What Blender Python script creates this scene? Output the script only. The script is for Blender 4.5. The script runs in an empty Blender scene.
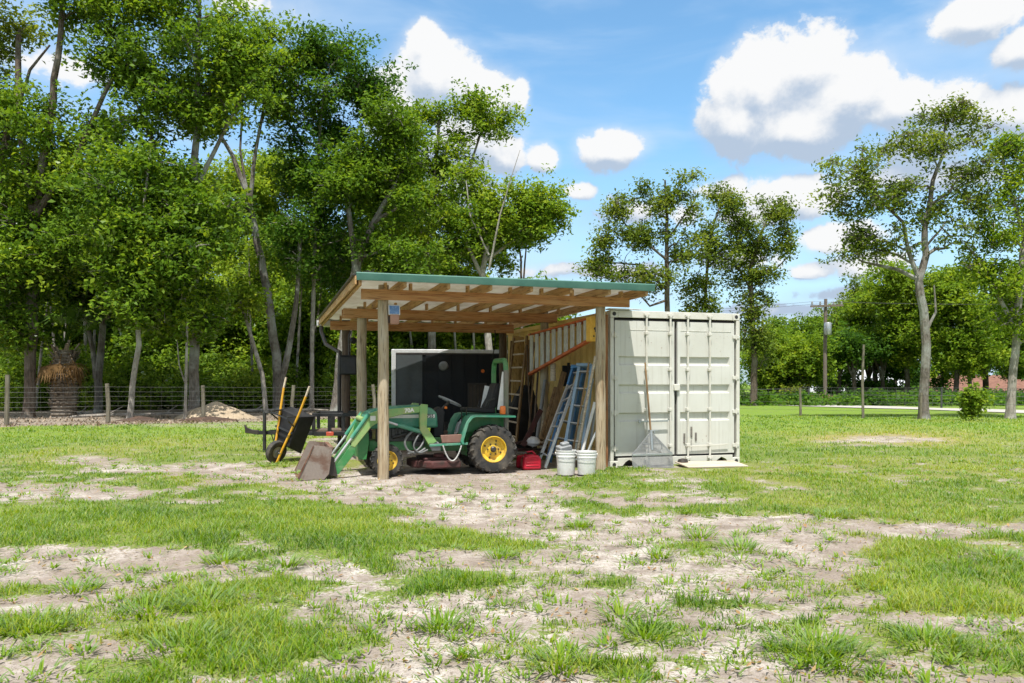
import bpy, math, random
import numpy as np
from mathutils import Vector, Matrix, Quaternion

# ------------------------------------------------------------------ basics
R = math.radians
SC = bpy.context.scene
COL = SC.collection
FPX, HZ, EYE = 796.0, 382.0, 1.40          # focal length in px, horizon row, eye height


def at(px, py, Y):
    """world point seen at pixel px,py at a depth of Y metres"""
    return Vector(((px - 512) / FPX * Y, Y, EYE - (py - HZ) / FPX * Y))


def tag(o, label=None, cat=None, group=None, kind=None):
    for k, v in (('label', label), ('category', cat), ('group', group), ('kind', kind)):
        if v:
            o[k] = v
    return o


def thing(name, label, cat, loc=(0, 0, 0), rz=0.0, group=None):
    o = bpy.data.objects.new(name, None)
    o.empty_display_size = 0.2
    COL.objects.link(o)
    o.location = loc
    o.rotation_euler = (0, 0, rz)
    return tag(o, label, cat, group)


def copy_tree(o, parent=None):
    c = o.copy()
    COL.objects.link(c)
    if parent is not None:
        c.parent = parent
    for ch in list(o.children):
        copy_tree(ch, c)
    return c


def frame_of(d, up=(0, 0, 1)):
    d = Vector(d).normalized()
    up = Vector(up)
    if abs(d.dot(up)) > 0.98:
        up = Vector((0, 1, 0)) if abs(d.y) < 0.9 else Vector((1, 0, 0))
    a = d.cross(up).normalized()
    b = a.cross(d).normalized()
    return d, a, b


class MB:
    def __init__(self):
        self.v, self.f = [], []

    def add(self, vs, fs):
        n = len(self.v)
        self.v += [tuple(p) for p in vs]
        self.f += [tuple(i + n for i in q) for q in fs]
        return self

    def box(self, c, s, rot=None):
        c = Vector(c)
        hx, hy, hz = s[0] / 2, s[1] / 2, s[2] / 2
        vs = [Vector((x, y, z)) for x in (-hx, hx) for y in (-hy, hy) for z in (-hz, hz)]
        if rot is not None:
            vs = [rot @ p for p in vs]
        return self.add([c + p for p in vs],
                        [(0, 1, 3, 2), (4, 6, 7, 5), (0, 4, 5, 1), (2, 3, 7, 6), (0, 2, 6, 4), (1, 5, 7, 3)])

    def span(self, a, b):
        a, b = Vector(a), Vector(b)
        return self.box((a + b) / 2, [abs(b[i] - a[i]) for i in range(3)])

    def bar(self, p0, p1, w, h, up=(0, 0, 1)):
        p0, p1 = Vector(p0), Vector(p1)
        d, a, b = frame_of(p1 - p0, up)
        vs = []
        for p in (p0, p1):
            for sa, sb in ((-1, -1), (1, -1), (1, 1), (-1, 1)):
                vs.append(p + a * sa * w / 2 + b * sb * h / 2)
        return self.add(vs, [(3, 2, 1, 0), (4, 5, 6, 7), (0, 1, 5, 4), (1, 2, 6, 5), (2, 3, 7, 6), (3, 0, 4, 7)])

    def tube(self, pts, r, n=8, caps=True):
        pts = [Vector(p) for p in pts]
        rr = r if isinstance(r, (list, tuple)) else [r] * len(pts)
        vs, fs = [], []
        _, a, b = frame_of(pts[1] - pts[0])
        for i, p in enumerate(pts):
            t = (pts[min(i + 1, len(pts) - 1)] - pts[max(i - 1, 0)]).normalized()
            a = (a - t * a.dot(t)).normalized()
            b = t.cross(a)
            for k in range(n):
                an = 2 * math.pi * k / n
                vs.append(p + (a * math.cos(an) + b * math.sin(an)) * rr[i])
        for i in range(len(pts) - 1):
            for k in range(n):
                k2 = (k + 1) % n
                fs.append((i * n + k, i * n + k2, (i + 1) * n + k2, (i + 1) * n + k))
        if caps:
            fs.append(tuple(range(n - 1, -1, -1)))
            fs.append(tuple(range((len(pts) - 1) * n, len(pts) * n)))
        return self.add(vs, fs)

    def lathe(self, prof, c, axis=(0, 0, 1), n=24):
        d, a, b = frame_of(axis, (0, 0, 1) if abs(Vector(axis).normalized().z) < .9 else (1, 0, 0))
        c = Vector(c)
        vs, fs = [], []
        for r, h in prof:
            for k in range(n):
                an = 2 * math.pi * k / n
                vs.append(c + d * h + (a * math.cos(an) + b * math.sin(an)) * max(r, 1e-4))
        for i in range(len(prof) - 1):
            for k in range(n):
                k2 = (k + 1) % n
                fs.append((i * n + k, i * n + k2, (i + 1) * n + k2, (i + 1) * n + k))
        return self.add(vs, fs)

    def prism(self, outline, y0, y1, plane='xz'):
        """outline in the xz (or xy / yz) plane pushed from y0 to y1 on the third axis"""
        def P(u, w, h):
            return {'xz': (u, h, w), 'xy': (u, w, h), 'yz': (h, u, w)}[plane]
        n = len(outline)
        vs = [P(u, w, y0) for u, w in outline] + [P(u, w, y1) for u, w in outline]
        fs = [tuple(range(n)), tuple(range(2 * n - 1, n - 1, -1))]
        for i in range(n):
            j = (i + 1) % n
            fs.append((i, i + n, j + n, j))
        return self.add(vs, fs)

    def quad(self, *p):
        return self.add(p, [tuple(range(len(p)))])

    def build(self, name, mat, parent=None, bevel=0.0, smooth=True, angle=38, label=None):
        me = bpy.data.meshes.new(name)
        me.from_pydata(self.v, [], self.f)
        me.validate()
        import bmesh
        bm = bmesh.new()
        bm.from_mesh(me)
        bmesh.ops.recalc_face_normals(bm, faces=bm.faces)
        bm.to_mesh(me)
        bm.free()
        if smooth:
            me.shade_smooth()
            try:
                me.set_sharp_from_angle(angle=R(angle))
            except Exception:
                pass
        me.materials.append(mat)
        o = bpy.data.objects.new(name, me)
        COL.objects.link(o)
        if parent is not None:
            o.parent = parent
        if bevel:
            m = o.modifiers.new('bevel', 'BEVEL')
            m.width = bevel
            m.segments = 2
            m.limit_method = 'ANGLE'
            m.angle_limit = R(40)
        if label:
            o['label'] = label
        return o


def np_mesh(name, verts, loops, sizes, mat, attrs=None, parent=None, smooth=False):
    me = bpy.data.meshes.new(name)
    nv, nl, nf = len(verts), len(loops), len(sizes)
    me.vertices.add(nv)
    me.vertices.foreach_set('co', np.ascontiguousarray(verts, np.float32).ravel())
    me.loops.add(nl)
    me.loops.foreach_set('vertex_index', np.ascontiguousarray(loops, np.int32))
    me.polygons.add(nf)
    st = np.zeros(nf, np.int32)
    st[1:] = np.cumsum(sizes)[:-1]
    me.polygons.foreach_set('loop_start', st)
    try:
        me.polygons.foreach_set('loop_total', np.ascontiguousarray(sizes, np.int32))
    except Exception:
        pass
    me.update(calc_edges=True)
    for k, a in (attrs or {}).items():
        a = np.asarray(a, np.float32)
        if a.ndim == 1:
            me.attributes.new(k, 'FLOAT', 'POINT').data.foreach_set('value', a)
        else:
            me.attributes.new(k, 'FLOAT_VECTOR', 'POINT').data.foreach_set('vector', a.ravel())
    if smooth:
        me.shade_smooth()
    me.materials.append(mat)
    o = bpy.data.objects.new(name, me)
    COL.objects.link(o)
    if parent is not None:
        o.parent = parent
    return o


# ------------------------------------------------------------------ numpy noise
def _hash(ix, iy, seed):
    h = (ix * 374761393 + iy * 668265263 + seed * 974634721) & 0x7fffffff
    h = ((h ^ (h >> 13)) * 1274126177) & 0x7fffffff
    return ((h ^ (h >> 16)) & 0xffff) / 65535.0


def vnoise(x, y, seed=0):
    x, y = np.asarray(x, float), np.asarray(y, float)
    ix, iy = np.floor(x).astype(np.int64), np.floor(y).astype(np.int64)
    fx, fy = x - ix, y - iy
    fx, fy = fx * fx * (3 - 2 * fx), fy * fy * (3 - 2 * fy)
    a, b = _hash(ix, iy, seed), _hash(ix + 1, iy, seed)
    c, d = _hash(ix, iy + 1, seed), _hash(ix + 1, iy + 1, seed)
    return (a * (1 - fx) + b * fx) * (1 - fy) + (c * (1 - fx) + d * fx) * fy


def fbm(x, y, seed=0, o=4):
    s, a, t = 0.0, 0.5, 0.0
    for k in range(o):
        s = s + a * vnoise(np.asarray(x) * 2 ** k, np.asarray(y) * 2 ** k, seed + k)
        t += a
        a *= .5
    return s / t


def sstep(a, b, x):
    t = np.clip((np.asarray(x, float) - a) / (b - a), 0, 1)
    return t * t * (3 - 2 * t)


# ------------------------------------------------------------------ materials
class NT:
    def __init__(self, nt):
        self.nt = nt

    def n(self, typ, ins=None, **kw):
        nd = self.nt.nodes.new(typ)
        for k, v in kw.items():
            setattr(nd, k, v)
        for k, v in (ins or {}).items():
            s = nd.inputs[k]
            if hasattr(v, 'is_output'):
                self.nt.links.new(v, s)
            else:
                s.default_value = v
        return nd

    def math(self, op, a, b=None, c=None, clamp=False):
        ins = {0: a}
        if b is not None:
            ins[1] = b
        if c is not None:
            ins[2] = c
        return self.n('ShaderNodeMath', ins, operation=op, use_clamp=clamp).outputs[0]

    def mix(self, f, a, b, mode='MIX'):
        nd = self.n('ShaderNodeMix', data_type='RGBA', blend_type=mode)
        for i, v in ((0, f), (6, a), (7, b)):
            if hasattr(v, 'is_output'):
                self.nt.links.new(v, nd.inputs[i])
            else:
                nd.inputs[i].default_value = v
        return nd.outputs[2]

    def noise(self, vec, scale, detail=4, rough=.55, dist=0.0):
        ins = {'Scale': scale, 'Detail': detail, 'Roughness': rough, 'Distortion': dist}
        if vec is not None:
            ins['Vector'] = vec
        return self.n('ShaderNodeTexNoise', ins).outputs[0]

    def ramp(self, f, stops):
        nd = self.n('ShaderNodeValToRGB', {0: f})
        e = nd.color_ramp.elements
        while len(e) < len(stops):
            e.new(.5)
        for q, (p, c) in zip(e, stops):
            q.position = p
            q.color = c
        return nd.outputs[0]

    def smooth(self, f, a, b, lo=0.0, hi=1.0):
        nd = self.n('ShaderNodeMapRange', {0: f, 1: a, 2: b, 3: lo, 4: hi}, interpolation_type='SMOOTHSTEP')
        return nd.outputs[0]


def c4(c):
    return (c[0], c[1], c[2], 1.0)


def new_mat(name):
    m = bpy.data.materials.new(name)
    m.use_nodes = True
    m.node_tree.nodes.clear()
    t = NT(m.node_tree)
    out = t.n('ShaderNodeOutputMaterial')
    return m, t, out


def solid(name, col, col2=None, rough=.6, metal=0.0, scale=6.0, bump=.15, stretch=(1, 1, 1), spec=.5, coat=0.0, contrast=(.35, .7), bdist=.01, fine=.22):
    """a surface whose own colour wanders between two tones (wear, dust, grain)"""
    m, t, out = new_mat(name)
    col2 = col2 or tuple(c * .7 for c in col)
    tc = t.n('ShaderNodeTexCoord').outputs['Object']
    mp = t.n('ShaderNodeMapping', {'Vector': tc, 'Scale': stretch}).outputs[0]
    n1 = t.noise(mp, scale, 6, .62, .3)
    f = t.smooth(n1, contrast[0], contrast[1])
    c = t.mix(f, c4(col), c4(col2))
    n2 = t.noise(mp, scale * 7, 3, .6)
    c = t.mix(fine, c, t.ramp(n2, [(.25, (.35, .35, .35, 1)), (.75, (1, 1, 1, 1))]), 'MULTIPLY')
    b = t.n('ShaderNodeBump', {'Strength': bump, 'Distance': bdist, 'Height': n2}).outputs[0]
    rr = t.smooth(n1, .3, .7, max(rough - .12, .05), min(rough + .12, 1))
    p = t.n('ShaderNodeBsdfPrincipled', {'Base Color': c, 'Roughness': rr, 'Metallic': metal, 'Normal': b, 'Specular IOR Level': spec, 'Coat Weight': coat})
    t.nt.links.new(p.outputs[0], out.inputs[0])
    return m


def wood(name, c1, c2, c3, axis='x', rough=.8):
    """sawn or round timber: long streaks along one axis, knots and grey weathering"""
    m, t, out = new_mat(name)
    tc = t.n('ShaderNodeTexCoord').outputs['Object']
    sc = {'x': (.5, 9, 9), 'y': (9, .5, 9), 'z': (9, 9, .5)}[axis]
    mp = t.n('ShaderNodeMapping', {'Vector': tc, 'Scale': sc}).outputs[0]
    n1 = t.noise(mp, 2.0, 6, .65, .6)
    n2 = t.noise(mp, 7.0, 4, .6, .4)
    big = t.noise(tc, 1.7, 3, .5)
    c = t.ramp(n1, [(.3, c4(c2)), (.5, c4(c1)), (.72, c4(c3))])
    c = t.mix(t.smooth(big, .45, .7, 0, .55), c, c4(c3))
    c = t.mix(t.smooth(n2, .50, .68, 0, .8), c, c4(tuple(k * .42 for k in c2)))
    vo = t.n('ShaderNodeTexVoronoi', {'Vector': mp, 'Scale': 1.1}).outputs[0]
    c = t.mix(t.smooth(vo, .02, .12, .75, 0), c, c4(tuple(k * .3 for k in c2)))
    b = t.n('ShaderNodeBump', {'Strength': .5, 'Distance': .006, 'Height': n2}).outputs[0]
    p = t.n('ShaderNodeBsdfPrincipled', {'Base Color': c, 'Roughness': rough, 'Normal': b, 'Specular IOR Level': .25})
    t.nt.links.new(p.outputs[0], out.inputs[0])
    return m


def bark(name, c1, c2, lichen=(.32, .33, .3)):
    m, t, out = new_mat(name)
    tc = t.n('ShaderNodeTexCoord').outputs['Object']
    mp = t.n('ShaderNodeMapping', {'Vector': tc, 'Scale': (5, 5, 1.2)}).outputs[0]
    n1 = t.noise(mp, 3.0, 6, .7, .8)
    n2 = t.noise(tc, .9, 4, .6)
    n3 = t.noise(tc, 3.1, 4, .6)
    c = t.mix(t.smooth(n1, .35, .65), c4(c1), c4(c2))
    c = t.mix(t.smooth(n2, .45, .6, 0, .7), c, c4(lichen))
    c = t.mix(t.smooth(n3, .56, .68, 0, .5), c, (.03, .026, .022, 1))
    b = t.n('ShaderNodeBump', {'Strength': .9, 'Distance': .05, 'Height': n1}).outputs[0]
    p = t.n('ShaderNodeBsdfPrincipled', {'Base Color': c, 'Roughness': .9, 'Normal': b, 'Specular IOR Level': .2})
    t.nt.links.new(p.outputs[0], out.inputs[0])
    return m


def painted_steel():
    """container paint: faint vertical run marks, chalky patches, rust freckles"""
    m, t, out = new_mat('container_paint')
    tc = t.n('ShaderNodeTexCoord').outputs['Object']
    st = t.n('ShaderNodeMapping', {'Vector': tc, 'Scale': (11, 11, .45)}).outputs[0]
    n1 = t.noise(st, 1.6, 5, .6)
    n2 = t.noise(tc, 1.3, 5, .6)
    n3 = t.noise(tc, 26, 4, .65)
    c = t.mix(t.smooth(n2, .35, .7), (.58, .582, .537, 1), (.52, .517, .465, 1))
    c = t.mix(t.smooth(n1, .52, .72, 0, .45), c, (.36, .345, .295, 1))
    spots = t.math('MULTIPLY', t.smooth(n3, .64, .72), t.smooth(n2, .5, .62))
    c = t.mix(t.math('MULTIPLY', spots, .8), c, (.22, .11, .06, 1))
    b = t.n('ShaderNodeBump', {'Strength': .12, 'Distance': .03, 'Height': t.noise(tc, 2.4, 2, .5)}).outputs[0]
    p = t.n('ShaderNodeBsdfPrincipled', {'Base Color': c, 'Roughness': .45, 'Normal': b})
    t.nt.links.new(p.outputs[0], out.inputs[0])
    return m


def roof_panel():
    """thin white ribbed roofing, translucency added to brighten the shed beneath"""
    m, t, out = new_mat('white_roof_panel')
    tc = t.n('ShaderNodeTexCoord').outputs['Object']
    n = t.noise(tc, 2.2, 5, .6)
    c = t.mix(t.smooth(n, .35, .7), (.82, .80, .76, 1), (.66, .62, .55, 1))
    d = t.n('ShaderNodeBsdfDiffuse', {'Color': c}).outputs[0]
    tr = t.n('ShaderNodeBsdfTranslucent', {'Color': c}).outputs[0]
    t.nt.links.new(t.n('ShaderNodeMixShader', {0: .30, 1: d, 2: tr}).outputs[0], out.inputs[0])  # translucent share added to lift the underside and the fill below
    return m


def leafmat(name, dark, mid, light, trans=.5, gloss=.02):
    m, t, out = new_mat(name)
    a = t.n('ShaderNodeAttribute', attribute_name='tint').outputs['Fac']
    c = t.ramp(a, [(0.0, c4(dark)), (.5, c4(mid)), (1.0, c4(light))])
    ct = t.mix(1.0, c, (1.35, 1.25, .5, 1), 'MULTIPLY')
    d = t.n('ShaderNodeBsdfDiffuse', {'Color': c}).outputs[0]
    tr = t.n('ShaderNodeBsdfTranslucent', {'Color': ct}).outputs[0]
    g = t.n('ShaderNodeBsdfGlossy', {'Color': (.8, .85, .8, 1), 'Roughness': .42}).outputs[0]
    s = t.n('ShaderNodeMixShader', {0: trans, 1: d, 2: tr}).outputs[0]
    fr = t.n('ShaderNodeFresnel', {'IOR': 1.35}).outputs[0]
    s2 = t.n('ShaderNodeMixShader', {0: t.math('MULTIPLY', fr, gloss * 8), 1: s, 2: g}).outputs[0]
    t.nt.links.new(s2, out.inputs[0])
    return m


M = {}
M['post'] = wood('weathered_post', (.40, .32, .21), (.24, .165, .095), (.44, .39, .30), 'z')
M['post_dark'] = wood('dark_post', (.12, .085, .06), (.07, .05, .035), (.16, .13, .10), 'z')  # darker wood; on the rear posts it carries their shade as colour
M['beam'] = wood('treated_lumber', (.46, .23, .09), (.31, .125, .05), (.48, .30, .15), 'x')
M['rafter'] = wood('rafter_lumber', (.50, .30, .13), (.33, .175, .075), (.54, .37, .21), 'y')
M['plank'] = wood('old_plank', (.24, .15, .075), (.13, .08, .045), (.33, .23, .12), 'z')
M['plank_gold'] = wood('gold_plank', (.40, .26, .09), (.27, .16, .05), (.44, .31, .14), 'z')
M['plank_pale'] = wood('pale_plank', (.55, .46, .34), (.42, .33, .23), (.62, .55, .44), 'x')
M['fence_post'] = wood('fence_post_wood', (.17, .15, .11), (.10, .085, .06), (.22, .20, .155), 'z')
M['roof_white_old'] = solid('white_roof_sheet', (.82, .80, .76), (.76, .73, .67), .45, .0, 2, .1)
M['roof_green'] = solid('green_trim_paint', (.045, .14, .11), (.065, .175, .135), .5, .0, 3, .06)
M['galv'] = solid('galvanised_steel', (.52, .54, .55), (.40, .42, .43), .42, .8, 9, .1)
M['dark_metal'] = solid('dark_brown_metal', (.035, .028, .024), (.06, .05, .04), .45, .2, 5, .08)
M['black'] = solid('black_paint', (.012, .012, .013), (.03, .029, .028), .38, 0, 6, .12)
M['black_plastic'] = solid('black_plastic', (.011, .011, .012), (.026, .026, .027), .62, 0, 4, .12, spec=.3)
M['rubber'] = solid('tyre_rubber', (.02, .02, .02), (.11, .095, .075), .85, 0, 5, .3, contrast=(.4, .7))
M['cont'] = solid('container_paint', (.54, .545, .495), (.48, .48, .425), .42, 0, 1.1, .02, contrast=(.4, .75), fine=.05, stretch=(1.6, 1.6, .5))
M['cont_trim'] = solid('container_frame_paint', (.60, .59, .53), (.50, .48, .41), .45, 0, 3, .05, contrast=(.45, .75), fine=.1)
M['cont_side'] = solid('container_side_paint', (.78, .54, .17), (.66, .43, .14), .6, 0, 2, .1)
M['gasket'] = solid('door_gasket', (.022, .022, .024), (.06, .045, .04), .7, 0, 6, .1)
M['rust'] = solid('rusty_steel', (.19, .105, .07), (.115, .05, .03), .9, 0, 4, .35, contrast=(.4, .62))
M['bucket_steel'] = solid('worn_bucket_steel', (.24, .20, .17), (.15, .09, .065), .8, .05, 4.5, .3, contrast=(.42, .66))
M['rust_red'] = solid('faded_red_deck', (.085, .026, .023), (.05, .03, .025), .85, 0, 6, .3, contrast=(.4, .62))
M['green'] = solid('tractor_green', (.04, .21, .06), (.12, .25, .10), .45, 0, 5, .12, contrast=(.42, .68))
M['green_faded'] = solid('loader_green_faded', (.20, .38, .12), (.33, .38, .15), .55, 0, 5, .1, contrast=(.4, .7))
M['green_teal'] = solid('hood_green', (.045, .24, .15), (.12, .28, .19), .42, 0, 5, .1, contrast=(.42, .68))
M['fender_brown'] = solid('faded_panel', (.19, .10, .075), (.26, .15, .11), .6, 0, 7, .15)
M['rops_brown'] = solid('weathered_bar', (.20, .17, .14), (.13, .16, .10), .6, 0, 5, .2)
M['yellow'] = solid('rim_yellow', (.76, .50, .04), (.48, .30, .06), .5, 0, 7, .15, contrast=(.45, .7))
M['yellow_handle'] = solid('yellow_handle', (.75, .40, .02), (.62, .31, .03), .45, 0, 9, .1)
M['orange'] = solid('orange_lens', (.85, .22, .02), (.75, .16, .02), .3, 0, 9, .05)
M['orange_rail'] = solid('orange_fibreglass', (.62, .13, .02), (.45, .10, .03), .5, 0, 5, .1)
M['cap_yellow'] = solid('yellow_top_cap', (.92, .56, .09), (.8, .45, .06), .5, 0, 7, .08)
M['alu'] = solid('aluminium', (.66, .67, .67), (.52, .53, .54), .38, .55, 8, .1)
M['alu_dull'] = solid('dull_aluminium', (.60, .60, .58), (.48, .47, .44), .5, .15, 8, .1)
M['blue'] = solid('blue_fibreglass', (.06, .20, .44), (.10, .27, .50), .45, 0, 6, .1)
M['blue_pale'] = solid('faded_blue_fibreglass', (.24, .38, .54), (.34, .45, .56), .5, 0, 6, .1)
M['white_plastic'] = solid('white_plastic', (.74, .74, .73), (.62, .61, .58), .42, 0, 5, .06)
M['grey_plastic'] = solid('grey_plastic', (.27, .28, .285), (.20, .205, .21), .5, 0, 5, .1)
M['red_plastic'] = solid('red_plastic', (.52, .012, .035), (.42, .01, .03), .38, 0, 5, .06)
M['white_trim'] = solid('white_trim', (.68, .69, .69), (.56, .57, .57), .4, .2, 5, .06)
M['charcoal'] = solid('charcoal_panel', (.062, .072, .075), (.05, .057, .06), .42, 0, 3, .04)
M['gloss_black'] = solid('glossy_black_panel', (.006, .007, .009), (.011, .012, .014), .42, 0, 3, .04, spec=.25)
M['brown_panel'] = solid('brown_panel', (.07, .05, .036), (.05, .035, .025), .6, 0, 4, .1)
M['solar'] = solid('solar_cells', (.10, .22, .46), (.16, .30, .55), .2, 0, 20, .02)
M['terracotta'] = solid('pinkish_housing', (.42, .23, .16), (.36, .19, .13), .6, 0, 9, .1)
M['ply'] = wood('pale_plywood', (.50, .42, .33), (.40, .32, .24), (.55, .48, .40), 'x')
M['decal_white'] = solid('decal_white', (.78, .78, .74), (.7, .7, .66), .5, 0, 9, .02)
M['decal_dark'] = solid('decal_dark', (.05, .05, .05), (.08, .08, .08), .5, 0, 9, .02)
M['stain'] = solid('grime', (.12, .11, .10), (.22, .20, .17), .7, 0, 30, .1)
M['bag'] = solid('plastic_bag', (.85, .85, .86), (.76, .77, .79), .35, 0, 6, .2)
M['sand_heap'] = solid('heaped_sand', (.44, .355, .25), (.33, .255, .17), .95, 0, 2.2, .5, bdist=.05)
M['dirt_heap'] = solid('dark_mulch', (.10, .055, .035), (.055, .035, .025), .95, 0, 5, .8, bdist=.05)
M['house_wall'] = solid('pale_render', (.55, .51, .43), (.48, .44, .37), .8, 0, 1, .05)
M['house_wall_tan'] = solid('tan_render', (.42, .31, .21), (.36, .26, .17), .8, 0, 1, .05)
M['roof_metal'] = solid('white_metal_roof', (.56, .58, .61), (.47, .49, .52), .45, .1, .6, .04)
M['roof_brown'] = solid('brown_shingles', (.20, .095, .06), (.14, .065, .045), .85, 0, 2.5, .3)
M['glass'] = solid('window_glass', (.03, .035, .04), (.05, .055, .06), .1, 0, 1, .01)
M['pole_wood'] = solid('utility_pole_wood', (.13, .10, .08), (.19, .16, .13), .85, 0, 3, .2, stretch=(4, 4, .6))
M['wire'] = solid('fence_wire', (.15, .15, .145), (.11, .11, .105), .5, .6, 9, .05)
M['wire_dark'] = solid('dark_wire', (.06, .065, .06), (.09, .09, .085), .6, .2, 9, .05)
M['asphalt'] = solid('pale_road', (.42, .40, .36), (.36, .34, .31), .9, 0, 1.2, .2)
M['bark_grey'] = bark('grey_bark', (.20, .175, .15), (.10, .085, .07))
M['bark_brown'] = bark('brown_bark', (.15, .115, .09), (.07, .055, .042), (.22, .20, .17))
M['bark_pale'] = bark('pale_bark', (.34, .31, .27), (.20, .175, .15), (.44, .42, .38))
M['palm_boot'] = bark('palm_boots', (.20, .16, .12), (.09, .07, .055), (.26, .23, .19))
M['leaf_a'] = leafmat('oak_leaves', (.046, .105, .010), (.14, .25, .019), (.28, .37, .032))
M['leaf_b'] = leafmat('bright_leaves', (.06, .13, .010), (.175, .285, .020), (.32, .40, .034))
M['leaf_d'] = leafmat('dark_leaves', (.03, .085, .010), (.08, .18, .018), (.17, .275, .028))
M['leaf_o'] = leafmat('olive_leaves', (.06, .105, .016), (.14, .21, .026), (.26, .305, .04))
M['leaf_y'] = leafmat('sapling_leaves', (.07, .14, .012), (.16, .26, .02), (.26, .34, .03), .4)
M['leaf_under'] = leafmat('undergrowth_leaves', (.065, .13, .014), (.16, .27, .026), (.30, .38, .05))
M['leaf_dead'] = leafmat('dead_fronds', (.18, .11, .05), (.32, .20, .09), (.46, .33, .17), .3)
M['blade'] = leafmat('grass_blades', (.05, .125, .007), (.15, .275, .012), (.34, .385, .05), .48, .02)
M['lamp_red'] = solid('red_lens', (.55, .10, .05), (.45, .07, .04), .3, 0, 9, .05)
M['cont'] = painted_steel()
M['roof_white'] = roof_panel()
M['leaf_brown'] = leafmat('dead_leaves', (.06, .04, .028), (.17, .12, .085), (.36, .29, .22), .15)
M['hose'] = solid('rubber_hose', (.10, .105, .105), (.16, .16, .155), .55, 0, 6, .1)
M['plank_brown'] = wood('brown_board', (.26, .115, .045), (.15, .06, .028), (.32, .17, .08), 'z')
# ------------------------------------------------------------------ ground
SUN_EL, SUN_AZ = 67.0, -4.0     # degrees; azimuth measured from straight behind the camera towards its right


def ground_z(x, y):
    x, y = np.asarray(x, float), np.asarray(y, float)
    z = (fbm(x * .35, y * .35, 3, 3) - .5) * .07 * sstep(1, 5, np.abs(y - 12.5) + np.maximum(0, np.abs(x - .5) - 4))
    near = sstep(24, 14, y)
    z = z + near * (fbm(x * 2.3, y * 2.3, 9, 3) - .5) * .035
    dip = sstep(46, 85, y) * sstep(-5, 16, x)
    return z - 1.75 * dip


DIRT = [(50, 492, 90, 8, 1), (150, 470, 60, 6, .8), (95, 462, 45, 5, .6), (205, 466, 45, 5, .7), (245, 477, 60, 8, .9),
        (340, 489, 95, 11, 1), (430, 500, 110, 15, .95), (400, 480, 130, 10, 1), (520, 500, 90, 16, .9), (560, 525, 90, 15, .75),
        (480, 468, 170, 8, 1), (450, 450, 160, 14, 1), (620, 540, 110, 15, .95), (700, 532, 130, 13, .95), (800, 545, 120, 10, .9),
        (880, 529, 70, 6, .9), (970, 531, 90, 7, .95), (780, 562, 80, 12, .8), (620, 566, 100, 13, .85), (30, 562, 90, 18, 1),
        (130, 560, 100, 14, .9), (235, 572, 90, 13, .9), (90, 592, 120, 17, .95), (20, 605, 55, 14, .9), (340, 572, 60, 12, .9),
        (410, 612, 70, 16, .95), (440, 640, 80, 20, .95), (390, 664, 70, 14, .9), (540, 602, 90, 13, .8), (600, 615, 60, 12, .7),
        (640, 502, 60, 5, .6), (700, 497, 60, 4, .5), (100, 652, 70, 10, .9), (25, 672, 50, 14, .9), (330, 674, 60, 10, .9),
        (560, 640, 60, 9, .6), (640, 655, 90, 10, .55), (740, 620, 50, 8, .5), (700, 592, 70, 10, .7), (870, 600, 50, 7, .4),
        (900, 670, 80, 8, .5), (780, 676, 70, 8, .5), (680, 480, 40, 4, .5), (880, 441, 70, 5, .55), (250, 425, 330, 4, .3), (650, 520, 160, 9, .8), (480, 520, 120, 8, .7), (300, 500, 60, 4, .6), (480, 560, 70, 12, .6)]
LUSH = [(90, 525, 160, 24, 1.1), (250, 520, 130, 20, 1.1), (330, 532, 85, 18, 1.1), (300, 512, 110, 12, .9), (400, 545, 40, 9, .8),
        (210, 563, 60, 8, .8), (280, 587, 60, 11, .9), (30, 590, 35, 9, .9), (180, 602, 80, 14, .9), (220, 640, 120, 20, 1),
        (270, 668, 90, 12, 1), (25, 635, 40, 10, .9), (440, 629, 24, 6, .9), (570, 528, 28, 5, .9), (510, 546, 60, 7, .8),
        (450, 590, 75, 13, .8), (740, 551, 70, 11, .9), (690, 545, 45, 7, .8), (960, 582, 115, 34, 1), (890, 552, 60, 10, .7),
        (860, 500, 170, 20, 1), (700, 512, 90, 6, .6), (820, 655, 45, 9, .9), (540, 607, 40, 6, .7), (640, 592, 70, 9, .6),
        (600, 668, 50, 8, .6), (930, 640, 60, 12, .6), (660, 560, 20, 4, .8), (30, 545, 60, 6, .4)]


def grass_amount(x, y):
    """0 bare sand ... 1 dense grass, over the yard"""
    x, y = np.asarray(x, float), np.asarray(y, float)
    yy = np.maximum(y, 2.5)
    px = 512 + FPX * x / yy
    py = HZ + FPX * EYE / yy
    wob = (fbm(x * 1.1, y * 1.1, 21, 5) - .5) * 1.25
    wob2 = (fbm(x * 1.1 + 40, y * 1.1, 22, 5) - .5) * 1.25
    g = np.full(x.shape, .80) - .30 * sstep(520, 600, py) * sstep(300, 560, px)
    g = g - .12 * sstep(640, 690, py) - .14 * sstep(465, 490, py) * sstep(900, 700, px)
    for cx, cy, rx, ry, a in DIRT:
        d = np.hypot((px - cx) / rx + wob * 1.3, (py - cy) / ry + wob2 * 1.3)
        g = g - a * .85 * sstep(1.25, .45, d)
    g = np.clip(g, -.15, 1)
    for cx, cy, rx, ry, a in LUSH:
        d = np.hypot((px - cx) / rx + wob2 * 1.1, (py - cy) / ry + wob * 1.1)
        g = g + a * .62 * sstep(1.2, .3, d)
    g = g + (fbm(x * 2.6, y * 2.6, 41, 4) - .5) * 1.15 * sstep(24, 12, y) + (vnoise(x * 6.5, y * 6.5, 43) - .5) * .55 * sstep(16, 9, y)
    g = np.clip(g, 0, 1)
    # under the roof and at the wood's edge: bare
    return g


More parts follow.
